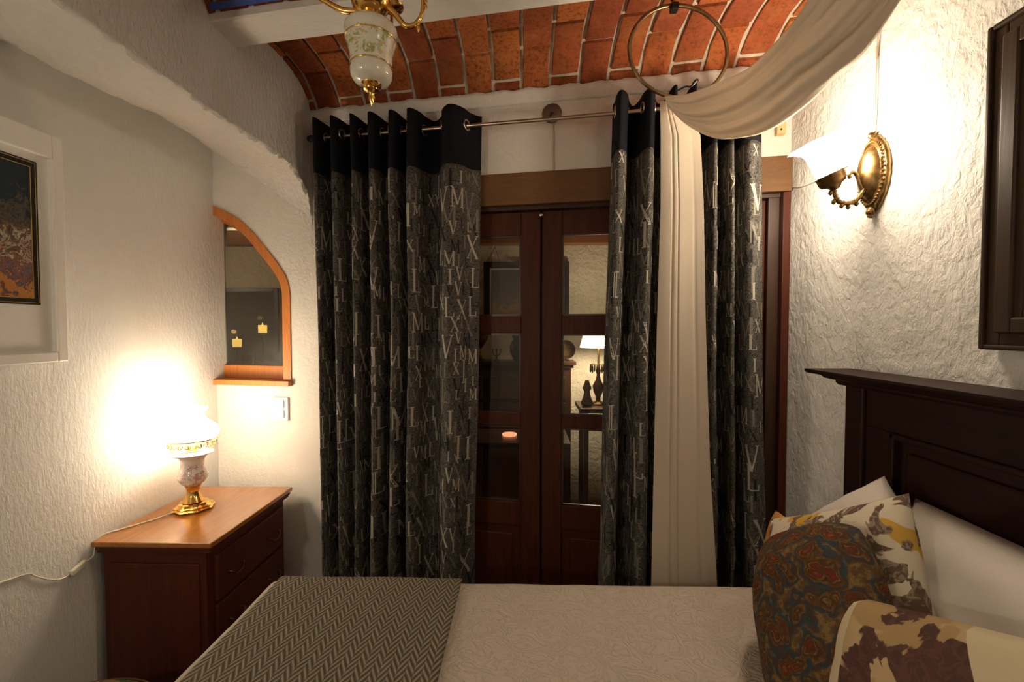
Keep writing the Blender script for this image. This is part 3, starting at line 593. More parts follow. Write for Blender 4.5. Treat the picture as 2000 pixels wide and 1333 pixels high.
# ---------------------------------------------------------------- bed
bed = thing('bed', 'bed with tall dark panelled wooden headboard against the rough right wall', 'bed', (0.1, 0.75, 0))
BX0, BX1, BY0, BY1, BZ = -0.83, 1.02, 0.06, 1.47, 0.72
bx('base', 'head_wood', bed, BX0 + 0.04, BX1, BY0 + 0.03, BY1 - 0.04, 0.14, 0.40, bevel=0.01)
bx('mattress', 'pillow_white', bed, BX0 + 0.03, BX1, BY0 + 0.02, BY1 - 0.03, 0.40, BZ - 0.035, bevel=0.05)
for x in (BX0 + 0.08, BX1 - 0.12):
    for y in (BY0 + 0.06, BY1 - 0.12): bx('leg', 'head_wood', bed, x, x + 0.06, y, y + 0.06, 0, 0.14)
HF = 1.035
hb = bx('headboard', 'head_wood', bed, HF + 0.012, HF + 0.050, 0.02, 1.44, 0.20, 1.372)
for y0, y1_ in ((1.385, 1.462), (0.0, 0.077)): bx('post', 'head_wood', hb, HF - 0.012, HF + 0.055, y0, y1_, 0.0, 1.374, bevel=0.006)
bx('top_rail', 'head_wood', hb, HF - 0.002, HF + 0.04, 0.077, 1.385, 1.255, 1.372); bx('lower_rail', 'head_wood', hb, HF - 0.002, HF + 0.04, 0.077, 1.385, 0.74, 0.90)
for y0, y1_ in ((1.29, 1.385), (0.077, 0.172), (0.70, 0.76)): bx('stile', 'head_wood', hb, HF - 0.002, HF + 0.04, y0, y1_, 0.90, 1.255)
for y0, y1_ in ((0.172, 0.70), (0.76, 1.29)):
    bx('raised_panel', 'head_wood', hb, HF + 0.000, HF + 0.03, y0 + 0.045, y1_ - 0.045, 0.945, 1.21, bevel=0.008)
    b = B()
    for q in ((y0, y0 + 0.016, 0.90, 1.255), (y1_ - 0.016, y1_, 0.90, 1.255), (y0, y1_, 0.90, 0.916), (y0, y1_, 1.239, 1.255)): b.box(HF - 0.009, HF + 0.02, q[0], q[1], q[2], q[3])
    b.obj('panel_moulding', 'head_wood', hb, bevel=0.004)
cor = [(0.012, 1.366), (0.018, 1.374), (0.018, 1.380), (0.040, 1.386), (0.048, 1.394), (0.075, 1.399), (0.080, 1.404), (0.080, 1.412)]
vs = []; fs = []
for d, z in cor: vs += [(HF + 0.06, -0.0 - d, z), (HF - 0.012 - d, -0.0 - d, z), (HF - 0.012 - d, 1.462 + d, z), (HF + 0.06, 1.462 + d, z)]
for j in range(len(cor) - 1):
    for k in range(4): l = (k + 1) % 4; fs.append((j * 4 + k, j * 4 + l, (j + 1) * 4 + l, (j + 1) * 4 + k))
fs.append((0, 1, 2, 3)); e = len(cor) * 4 - 4; fs.append((e + 3, e + 2, e + 1, e))
B().add(vs, fs).obj('cornice', 'head_wood', hb, bevel=0.0015)

def drape(x0, x1, y0, y1_, z, drop, r, off, sides, ripple=0.0, seed=0):
    """cloth lying on a box top and falling over the sides named in sides ('l' foot, 'f' far, 'n' near); returns surface function and size"""
    ql = (drop + r) if 'l' in sides else 0; qf = (drop + r) if 'f' in sides else 0; qn = (drop + r) if 'n' in sides else 0
    U0, U1, V0, V1 = x0 - ql, x1, y0 - qn, y1_ + qf
    def bend(s, lo, hi):    # distance past the edge -> (outward, down)
        def one(e):
            if e <= -r: return 0.0, 0.0
            e += r; q = PI / 2 * r
            if e < q: a = e / r; return r * math.sin(a) - e, r * (1 - math.cos(a))
            return r - e, r + (e - q)
        return one
    f1 = bend(0, 0, 0)
    def fn(u, v):
        X = U0 + (U1 - U0) * u; Y = V0 + (V1 - V0) * v; zz = z; px, py = X, Y; dn = 0
        if 'l' in sides:
            e = x0 - X; o, d = f1(e); px = X - o; dn = max(dn, d)
        if 'f' in sides:
            e = Y - y1_; o, d = f1(e); py = Y + o; dn = max(dn, d)
        if 'n' in sides:
            e = y0 - Y; o, d = f1(e); py = py - o; dn = max(dn, d)
        amp = ripple * min(1, dn / 0.15)
        if amp and 'l' in sides and px < x0 + 0.01: px -= amp * (1 + math.sin(Y * 26 + seed))
        if amp and 'f' in sides and py > y1_ - 0.01: py += amp * (1 + math.sin(X * 21 + seed))
        h = 0.004 * noise.noise(Vector((X * 3.5, Y * 3.5, seed))) + 0.0015 * noise.noise(Vector((X * 14, Y * 14, seed)))
        return Vector((px, py, zz - dn + h * (1 if dn < 0.02 else 0.3) + off))
    return fn, (U0, U1, V0, V1)
qf, (U0, U1, V0, V1) = drape(BX0, BX1, BY0, BY1, BZ, 0.40, 0.035, -0.006, 'lfn', 0.006, 3)
q = B().grid(qf, 150, 130).obj('quilt', 'quilt', None, smooth=180, solid=0.010, fix=False)
put(q, None, 'off-white quilted bedspread covering the bed in front of the curtains', 'bedspread')
tf, (U0, U1, V0, V1) = drape(-0.79, -0.197, BY0, BY1 + 0.010, BZ, 0.30, 0.035, 0.008, 'fn', 0.006, 3)
th = B().grid(tf, 70, 200, uvfn=lambda u, v: (U0 + (U1 - U0) * u + 2, V0 + (V1 - V0) * v + 2)).obj('throw_blanket', 'throw', None, smooth=180, solid=0.006, fix=False)
put(th, None, 'grey and cream herringbone throw blanket laid across the foot of the bed', 'blanket')

# ---------------------------------------------------------------- pillows
def pillow_bm(wd, ht, tk, puff=0.5, pinch=0.06, seed=0, n=30, rnd=0.04):
    b = B(); out = []
    def side(sg):
        def fn(u, v):
            x = 2 * u - 1; y = 2 * v - 1
            h = (max(0, (1 - abs(x) ** 2.6)) * max(0, (1 - abs(y) ** 2.6))) ** puff
            px = x * (1 - pinch * (1 - y * y) * abs(x)); py = y * (1 - pinch * (1 - x * x) * abs(y)); q = 1 - rnd * (x * x * y * y) ** 1.2; px *= q; py *= q
            wr = 0.010 * noise.noise(Vector((px * 2.2, py * 2.2, seed + sg))) + 0.004 * noise.noise(Vector((px * 6, py * 6, seed - sg)))
            return Vector((px * wd / 2, py * ht / 2, sg * (h * tk / 2 + wr * h)))
        return fn
    b.grid(side(1), n, n); m = len(b.v); b.grid(side(-1), n, n)
    return b
def place(c, nrm, roll):
    """matrix: local z = outward normal, local y = up rolled by roll degrees"""
    n_ = Vector(nrm).normalized(); up = Vector((0, 0, 1)); up = (up - n_ * up.dot(n_)).normalized(); x = up.cross(n_)
    R = Matrix((x, up, n_)).transposed().to_4x4(); return Matrix.Translation(c) @ R @ Matrix.Rotation(math.radians(roll), 4, 'Z')
def pillow(name, label, wd, ht, tk, mat, c, nrm, roll, seed=0, puff=0.5, pinch=0.06, welt=None, rnd=0.04):
    b = pillow_bm(wd, ht, tk, puff, pinch, seed, 30, rnd); T = place(c, nrm, roll)
    me = bpy.data.meshes.new(name); me.from_pydata(b.v, [], b.f)
    bm = bmesh.new(); bm.from_mesh(me); bmesh.ops.remove_doubles(bm, verts=bm.verts, dist=0.0008); bmesh.ops.recalc_face_normals(bm, faces=bm.faces); bm.to_mesh(me); bm.free()
    me.materials.append(M[mat]); me.shade_smooth(); o = bpy.data.objects.new(name, me); C.objects.link(o); o.matrix_world = T
    put(o, None, label, 'pillow')
    if welt:
        wb_ = B(); pts = []
        for k in range(80):
            a = k / 80 * 4; s = int(a); f_ = a - s; x, y = [(-1 + 2 * f_, -1), (1, -1 + 2 * f_), (1 - 2 * f_, 1), (-1, 1 - 2 * f_)][s]
            pts.append((x * (1 - pinch * (1 - y * y)) * wd / 2, y * (1 - pinch * (1 - x * x)) * ht / 2, 0))
        wb_.tube(pts, 0.004, 6, closed=True); w_ = wb_.obj('piping', welt, None, smooth=60); w_.parent = o
    return o
pillow('bed_pillow', 'large white pillow leaning on the dark headboard behind the patterned cushions', 0.74, 0.44, 0.17, 'pillow_white', (0.930, 0.82, 0.915), (-0.93, 0, 0.36), 0, 1)
pillow('bed_pillow', 'white pillow with its corner poking up above the floral cushion', 0.30, 0.36, 0.11, 'pillow_white', (0.915, 1.205, 0.935), (-0.96, -0.12, 0.25), 44, 2, 0.5, 0.04)
pillow('ochre_cushion', 'plain ochre cushion peeping out left of the floral cushion', 0.36, 0.25, 0.07, 'pillow_orange', (0.775, 1.275, 0.850), (-0.97, 0.0, 0.22), -1, 3, 0.5, 0.03)
pillow('floral_cushion', 'cream cushion with grey and yellow flowers behind the paisley cushion', 0.46, 0.40, 0.13, 'floral', (0.770, 1.105, 0.915), (-0.95, -0.08, 0.30), 31, 4, 0.5, 0.08)
pillow('paisley_cushion', 'dark red, blue and gold paisley cushion at the front of the pillow heap', 0.34, 0.42, 0.20, 'paisley', (0.665, 1.015, 0.885), (-0.95, -0.10, 0.30), 33, 5, 0.68, -0.02, None, 0.13)
pillow('patchwork_cushion', 'cream cushion with large brown flowers and cream border right of the paisley cushion', 0.46, 0.46, 0.12, 'brown_floral', (0.650, 0.66, 0.875), (-0.88, -0.12, 0.45), 20, 6, 0.5, 0.03)

# ---------------------------------------------------------------- dresser with lamp
dr = thing('dresser', 'chest of drawers with glossy orange-brown top in the arched niche', 'dresser', (-1.38, 1.95, 0))
DZ = 0.75
bx('top', 'dresser_top', dr, -1.606, -1.150, 1.632, 2.232, DZ - 0.020, DZ, bevel=0.005)
b = B(); 
for (e, z0, z1) in ((0.010, 0.712, 0.731), (0.018, 0.700, 0.713)): b.box(-1.600 + 0, -1.150 - e, 1.632 + e, 2.232 - e * 0.3, z0, z1)
b.obj('top_moulding', 'dresser_wood', dr, bevel=0.004)
bx('body', 'dresser_wood', dr, -1.585, -1.190, 1.662, 2.215, 0.08, 0.702)
bx('end_panel', 'dresser_wood', dr, -1.560, -1.215, 1.654, 1.664, 0.14, 0.66, bevel=0.004)
bx('plinth', 'dresser_wood', dr, -1.592, -1.178, 1.650, 2.222, 0.0, 0.085, bevel=0.006)
for z0, z1 in ((0.49, 0.67), (0.30, 0.475), (0.11, 0.285)):
    d = bx('drawer', 'dresser_wood', dr, -1.192, -1.172, 1.70, 2.18, z0, z1, bevel=0.006)
    for y in (1.80, 2.08):
        zc = (z0 + z1) / 2
        B().tube(smooth_pts([(-1.172, y - 0.04, zc), (-1.158, y - 0.04, zc - 0.004), (-1.150, y - 0.02, zc - 0.022), (-1.150, y + 0.02, zc - 0.022), (-1.158, y + 0.04, zc - 0.004), (-1.172, y + 0.04, zc)], 5), 0.0028, 8).obj('handle', 'antique', d, smooth=60)
# table lamp
LX, LY = -1.448, 1.95
M['urn_porcelain'] = porcelain('rose_porcelain', (0.86, 0.82, 0.78), ((0.62, 0.36, 0.34), (0.75, 0.55, 0.50), (0.45, 0.42, 0.36)), 0.11, 0.21)
tl = thing('table_lamp', 'lit porcelain and brass table lamp with milk glass shade on the dresser', 'lamp', (LX, LY, DZ))
def ruff(k, a0): return lambda a, t: 1 + a0 * math.cos(k * a) * (1 - t)
B().lathe([(0.070, 0), (0.074, 0.003), (0.078, 0.008), (0.070, 0.013), (0.071, 0.018), (0.060, 0.024), (0.056, 0.031), (0.036, 0.034)], (LX, LY, DZ), 48, mod=lambda a, t: 1 + 0.06 * math.cos(8 * a)).obj('foot', 'brass', tl, smooth=50)
B().lathe([(0.030, 0.028), (0.042, 0.036), (0.030, 0.058), (0.024, 0.078), (0.027, 0.094), (0.032, 0.106)], (LX, LY, DZ), 32).obj('stem', 'brass', tl, smooth=50)
B().lathe([(0.026, 0.104), (0.044, 0.118), (0.056, 0.138), (0.058, 0.150), (0.050, 0.168), (0.044, 0.190), (0.044, 0.215), (0.052, 0.232), (0.078, 0.246), (0.080, 0.250), (0.050, 0.256), (0.02, 0.256)], (LX, LY, DZ), 40).obj('urn', 'urn_porcelain', tl, smooth=50)
B().lathe([(0.030, 0.254), (0.032, 0.262), (0.022, 0.268), (0.022, 0.292), (0.030, 0.300), (0.045, 0.304), (0.020, 0.306)], (LX, LY, DZ), 32).obj('collar', 'brass', tl, smooth=50)
g = B(); g.tube([(LX + 0.094 * math.cos(2 * PI * k / 48), LY + 0.094 * math.sin(2 * PI * k / 48), DZ + 0.312) for k in range(48)], 0.0028, 6, closed=True)
g.tube([(LX + 0.080 * math.cos(2 * PI * k / 48), LY + 0.080 * math.sin(2 * PI * k / 48), DZ + 0.268) for k in range(48)], 0.002, 6, closed=True)
for k in range(12):
    a = 2 * PI * k / 12
    for s in (1, -1):
        pts = []
        for j in range(16):
            th_ = j * 0.42; rr = 0.014 * (1 - j / 20); aa = a + s * (rr * math.cos(th_) + 0.012) / 0.09
            pts.append((LX + 0.088 * math.cos(aa), LY + 0.088 * math.sin(aa), DZ + 0.290 + rr * math.sin(th_)))
        g.tube(pts, 0.0022, 5)
    if k % 4 == 0: g.tube([(LX + 0.03 * math.cos(a), LY + 0.03 * math.sin(a), DZ + 0.30), (LX + 0.09 * math.cos(a), LY + 0.09 * math.sin(a), DZ + 0.308)], 0.0025, 6)
g.obj('filigree_gallery', 'brass', tl, smooth=60)
B().lathe([(0.062, 0.308), (0.085, 0.314), (0.101, 0.328), (0.104, 0.342), (0.098, 0.358), (0.080, 0.376), (0.060, 0.392), (0.050, 0.404), (0.047, 0.418), (0.052, 0.432), (0.062, 0.444)], (LX, LY, DZ), 48, cap=False).obj('lamp_shade', 'lamp_shade', tl, smooth=180, fix=True)
cp = smooth_pts([(LX - 0.04, LY - 0.05, DZ + 0.008), (-1.52, 1.83, DZ + 0.004), (-1.575, 1.74, DZ + 0.004), (-1.611, 1.68, DZ + 0.002), (-1.611, 1.655, 0.715), (-1.610, 1.645, 0.69), (-1.610, 1.61, 0.684)], 6)
co = B().tube(cp, 0.0028, 6).tube(smooth_pts([(-1.611, 1.56, 0.672), (-1.612, 1.535, 0.668), (-1.612, 1.50, 0.683), (-1.612, 1.45, 0.722), (-1.613, 1.43, 0.742), (-1.613, 1.39, 0.752), (-1.613, 1.345, 0.76), (-1.613, 1.25, 0.77), (-1.613, 1.0, 0.80)], 6), 0.0028, 6).obj('cord', 'cord', tl, smooth=60)
B(Matrix.Translation((-1.606, 1.586, 0.679)) @ Matrix.Rotation(0.28, 4, 'X')).box(-0.008, 0.008, -0.028, 0.028, -0.011, 0.011).obj('cord_switch', 'cord', co, bevel=0.004)
B().tube(smooth_pts([(-1.613, 1.345, 0.745), (-1.613, 1.32, 0.752), (-1.613, 1.28, 0.735)], 5), 0.0028, 6).obj('cord_clip', 'cord', co)
# ottoman
ot = thing('ottoman', 'round ottoman covered in olive and gold tapestry between dresser and bed', 'stool', (-1.27, 1.14, 0))
B().lathe([(0.20, 0.10), (0.255, 0.13), (0.262, 0.22), (0.262, 0.36), (0.255, 0.415), (0.235, 0.438), (0.15, 0.450), (0.001, 0.452)], (-1.27, 1.14, 0), 48, cap=False).obj('cushion', 'tapestry', ot, smooth=60)
B().tube([(-1.27 + 0.257 * math.cos(2 * PI * k / 48), 1.14 + 0.257 * math.sin(2 * PI * k / 48), 0.420) for k in range(48)], 0.005, 6, closed=True).obj('piping', 'antique', ot, smooth=60)
for k in range(4):
    a = PI / 4 + k * PI / 2; B().lathe([(0.018, 0), (0.028, 0.06), (0.03, 0.11)], (-1.27 + 0.17 * math.cos(a), 1.14 + 0.17 * math.sin(a), 0), 14).obj('leg', 'head_wood', ot, smooth=60)

# light switch
ls = thing('light_switch', 'white double light switch on the niche wall below the arched window', 'switch', tuple(WP(-1.25, 0, 1.13)))
bx('plate', 'plastic', ls, -1.300, -1.212, -0.012, -0.001, 1.070, 1.190, WT, 0.003)
for z in (1.085, 1.135): bx('rocker', 'plastic', ls, -1.282, -1.232, -0.018, -0.010, z, z + 0.042, WT, 0.002)

# left framed picture
LP = XL
pt = thing('framed_picture', 'white framed colourful print with black and gold border on the left wall', 'picture', (LP, 1.2, 1.43))
FX = -1.56; y0, y1_, z0, z1 = 0.85, 1.530, 1.433, 2.186; fi = (0.885, 1.495, 1.468, 2.107)
def ring4(name, mat, par, o, i, xa, xb, bev=0.002):
    b = B(); b.box(xa, xb, o[0], i[0], o[2], o[3]).box(xa, xb, i[1], o[1], o[2], o[3]).box(xa, xb, i[0], i[1], o[2], i[2]).box(xa, xb, i[0], i[1], i[3], o[3]); return b.obj(name, mat, par, bevel=bev)
ring4('frame', 'white_paint', pt, (y0, y1_, z0, z1), fi, LP + 0.002, FX, 0.004)
bx('mat_board', 'mat_board', pt, LP + 0.004, FX - 0.012, 0.885, 1.495, 1.468, 2.107, bevel=0)
bx('bevel_strip', 'white_paint', pt, FX - 0.013, FX + 0.0015, 1.488, 1.4955, 1.468, 2.107, bevel=0.001)
px_ = FX - 0.012
P_ = (0.92, 1.452, 1.622, 2.082)
bx('black_border', 'black', pt, px_, px_ + 0.002, *P_, bevel=0)
def rim(q, d, w_): return (q[0] + d, q[1] - d, q[2] + d, q[3] - d), (q[0] + d + w_, q[1] - d - w_, q[2] + d + w_, q[3] - d - w_)
o_, i_ = rim(P_, 0.005, 0.0014); ring4('gold_line', 'gold_line', pt, o_, i_, px_ + 0.001, px_ + 0.003, 0)
o_, i_ = rim(P_, 0.020, 0.002); ring4('gold_line', 'gold_line', pt, o_, i_, px_ + 0.001, px_ + 0.003, 0)
bx('print', 'art', pt, px_ + 0.001, px_ + 0.0028, P_[0] + 0.023, P_[1] - 0.023, P_[2] + 0.023, P_[3] - 0.023, bevel=0)

# right dark frame
rf = thing('dark_framed_picture', 'large dark carved wooden frame on the rough right wall above the headboard', 'picture', (XR, 0.75, 1.5))
XF = XR - 0.004
o_ = (0.42, 1.095, 1.498, 2.237)
for (d, w_, t_) in ((0, 0.012, 0.030), (0.010, 0.03, 0.022), (0.038, 0.035, 0.034), (0.070, 0.02, 0.026)):
    oo, ii = rim(o_, d, w_); ring4('frame_moulding', 'dark_frame', rf, oo, ii, XF - t_, XF, 0.004)
bx('canvas', 'art_dark', rf, XF - 0.014, XF - 0.004, o_[0] + 0.088, o_[1] - 0.088, o_[2] + 0.088, o_[3] - 0.088, bevel=0)

# ---------------------------------------------------------------- sconces
def sconce(label, y, group=None):
    z = 2.03; s = thing('wall_sconce', label, 'wall lamp', (XR, y, z))
    T = Matrix.Translation((XR - 0.002, y, z)) @ Matrix.Rotation(-PI / 2, 4, 'Y')      # local z points into the room
    def oval(a, t): return 1.0
    S = T @ Matrix.Diagonal((0.95, 0.52, 1, 1))
    B().lathe([(0.116, 0), (0.118, 0.006), (0.108, 0.014), (0.094, 0.014), (0.088, 0.020)], n=56, T=S, mod=lambda a, t: 1 + 0.025 * math.cos(22 * a) + (0.06 * max(0, math.cos(a)) ** 16 + 0.10 * max(0, -math.cos(a)) ** 14)).obj('back_plate', 'antique', s, smooth=60)
    B().lathe([(0.090, 0.010), (0.085, 0.022), (0.070, 0.034), (0.045, 0.043), (0.001, 0.046)], n=48, T=S, cap=False).obj('boss', 'antique', s, smooth=60)
    o = B()
    for k in range(46):
        a = 2 * PI * k / 46; o.lathe([(0.0005, 0), (0.004, 0.002), (0.0045, 0.005), (0.0005, 0.009)], n=6, T=T @ Matrix.Translation((0.097 * math.cos(a), 0.0525 * math.sin(a), 0.014)))
    o.obj('beading', 'antique', s, kind='stuff')
    for sx in (1, -1):
        lf = B(); base = -0.112 if sx < 0 else 0.108
        for q in (-1, 1):
            pts = [T @ Vector((base + sx * 0.018 * math.sin(j * 0.35) * 0.8, q * (0.002 + 0.013 * (1 - math.cos(j * 0.42)) / 2), 0.014 + 0.003 * math.sin(j))) for j in range(9)]
            lf.tube(pts, [0.006 - 0.0005 * j for j in range(9)], 7)
        lf.lathe([(0.001, 0), (0.011, 0.004), (0.010, 0.012), (0.001, 0.018)], n=10, T=T @ Matrix.Translation((base + sx * 0.008, 0, 0.010)))
        if sx < 0:
            for j in range(3): lf.lathe([(0.001, 0), (0.012 - 0.002 * j, 0.004), (0.010 - 0.002 * j, 0.014), (0.001, 0.018)], n=10, T=T @ Matrix.Translation((-0.114 - 0.009 * j, 0, 0.006)))
        lf.obj('leaf_ornament', 'antique', s, smooth=60)
    def Q(px, pz): return (XR - px, y, z + pz)
    arm = smooth_pts([Q(0.030, -0.035), Q(0.052, -0.075), Q(0.080, -0.092), Q(0.112, -0.088), Q(0.126, -0.066), Q(0.132, -0.040)], 8)
    a_ = B().tube(arm, [0.009 - 0.003 * abs(math.sin(k * 0.9)) for k in range(len(arm))], 10)
    a_.tube(smooth_pts([Q(0.040, -0.055), Q(0.052, -0.030), Q(0.060, -0.008), Q(0.072, 0.004), Q(0.084, -0.004), Q(0.080, -0.016)], 6), 0.0055, 8)
    for (dx, dz) in ((0.085, -0.104), (0.105, -0.100), (0.130, -0.088), (0.140, -0.060), (0.060, -0.094)):
        a_.lathe([(0.0005, -0.009), (0.007, -0.003), (0.006, 0.004), (0.0005, 0.010)], n=8, T=Matrix.Translation(Q(dx, dz)))
    a_.obj('arm', 'antique', s, smooth=60)
    ax = Matrix.Translation(Q(0.125, -0.045)) @ Matrix.Rotation(math.radians(-24), 4, 'Y')
    B().lathe([(0.010, -0.004), (0.016, 0.002), (0.020, 0.008), (0.034, 0.014), (0.036, 0.020), (0.038, 0.022), (0.040, 0.044), (0.043, 0.047), (0.034, 0.047)], n=28, T=ax, mod=lambda a, t: 1 + 0.03 * math.cos(12 * a)).obj('cup', 'antique', s, smooth=50)
    rp = B(); rp.tube([ax @ Vector((-0.060, 0, 0.046)), ax @ Vector((0.060, 0, 0.046))], 0.0018, 6).obj('thumb_screw', 'antique', s)
    prof = [(0.030, 0.044), (0.036, 0.055), (0.044, 0.080), (0.047, 0.105), (0.048, 0.125), (0.056, 0.142), (0.074, 0.156), (0.088, 0.162)]
    prof = [(r_ * 0.86, 0.044 + (z_ - 0.044) * 0.95) for r_, z_ in prof]
    def md(a, t): return 1 + 0.10 * max(0, t - 0.55) / 0.45 * math.cos(8 * a)
    B().lathe(prof, n=64, T=ax, mod=md, cap=False).obj('lamp_shade', 'sconce_shade', s, smooth=180)
    return s, z
s1, sz = sconce('lit antique brass wall lamp with ruffled opal glass shade beside the curtains', 1.460)
c1 = B().tube([(XR - 0.005, 1.462, 2.15), (XR - 0.006, 1.464, 2.30), (XR - 0.006, 1.461, 2.42), (XR - 0.005, 1.457, 2.62)], 0.0022, 6).obj('cord', 'taupe_cord', s1)
B().tube([(XR - 0.006, 1.463, 2.38), (XR - 0.006, 1.463, 2.42)], 0.004, 6).obj('cord_clip', 'taupe_cord', c1)
B().tube(smooth_pts([tuple(WP(1.118, -0.02, 2.118)), (1.075, 1.80, 2.09), (1.06, 1.68, 2.075), (XR - 0.03, 1.52, 2.08)], 6), 0.002, 6).obj('cord', 'taupe_cord', s1, smooth=60)

# pine block by the right corner
pb = thing('wooden_block', 'small pale pine bracket block screwed to the wall at the right curtain top', 'bracket', tuple(WP(1.078, 0, 2.38)))
bx('block', 'pine', pb, 1.053, 1.086, -0.032, -0.001, 2.335, 2.46, WT, 0.002)
B(WT).lathe([(0.004, 0), (0.004, 0.002)], n=10, T=Matrix.Translation((1.068, -0.0335, 2.352)) @ Matrix.Rotation(-PI / 2, 4, 'X')).obj('screw', 'iron', pb)

# ---------------------------------------------------------------- curtains
RZ = 2.436; RO = 0.118
rod = thing('curtain_rod', 'thin dark steel curtain rod across the doorway', 'rod', tuple(WP(0, -RO, RZ)))
B(WT).tube([(-0.965, -RO, RZ), (0.2, -RO, RZ - 0.004), (1.02, -RO, RZ)], 0.0085, 14).obj('rod_tube', 'steel', rod, smooth=60)
for a in (-0.985, 1.035): B(WT).lathe([(0.008, -0.02), (0.014, -0.015), (0.016, 0), (0.012, 0.014), (0.002, 0.02)], n=16, T=Matrix.Translation((a, -RO, RZ)) @ Matrix.Rotation(PI / 2, 4, 'Y')).obj('finial', 'iron', rod, smooth=60)
for a, zz in ((-0.91, RZ), (0.134, 2.509), (1.03, RZ)):
    k = B(WT).lathe([(0.044, 0.001), (0.044, 0.004), (0.038, 0.008), (0.010, 0.010)], n=32, T=Matrix.Translation((a, 0, zz)) @ Matrix.Rotation(PI / 2, 4, 'X')).obj('bracket_plate', plain('dull_steel', (0.20, 0.17, 0.13), 0.5, 0.8) if 'dull' not in M else M['dull'], rod, smooth=40)
    B(WT).tube(smooth_pts([(a, -0.008, zz), (a, -0.06, zz - 0.03 if zz > 2.45 else zz), (a, -RO, RZ - 0.012)], 5), 0.005, 8).obj('bracket_arm', 'iron', k, smooth=60)
wire = put(B(WT).tube([(0.142, -0.006, 2.465), (0.144, -0.006, 2.40), (0.143, -0.006, 2.33), (0.146, -0.006, 2.25)], 0.0022, 6).obj('wall_wire', 'taupe_cord', None), None, 'thin brown wire running down the wall from round plate to door lintel', 'wire')

GLY = {
 'I': [((0.5, 0), (0.5, 1), 1.0), ((0.2, 0), (0.8, 0), .4), ((0.2, 1), (0.8, 1), .4)],
 'L': [((0.25, 0), (0.25, 1), 1.0), ((0.05, 1), (0.5, 1), .4), ((0.05, 0), (0.95, 0), .4), ((0.95, 0), (0.95, 0.22), .4)],
 'V': [((0.12, 1), (0.5, 0), 1.0), ((0.88, 1), (0.5, 0), .45), ((0.0, 1), (0.28, 1), .4), ((0.72, 1), (1.0, 1), .4)],
 'X': [((0.1, 1), (0.9, 0), 1.0), ((0.9, 1), (0.1, 0), .4), ((0, 1), (0.26, 1), .4), ((0.74, 1), (1, 1), .4), ((0, 0), (0.26, 0), .4), ((0.74, 0), (1, 0), .4)],
 'M': [((0.14, 0), (0.14, 1), .45), ((0.14, 1), (0.5, 0.12), 0.9), ((0.5, 0.12), (0.86, 1), .45), ((0.86, 1), (0.86, 0), 1.0), ((0.02, 0), (0.28, 0), .4), ((0.70, 0), (1, 0), .4), ((0.0, 1), (0.2, 1), .4)],
}
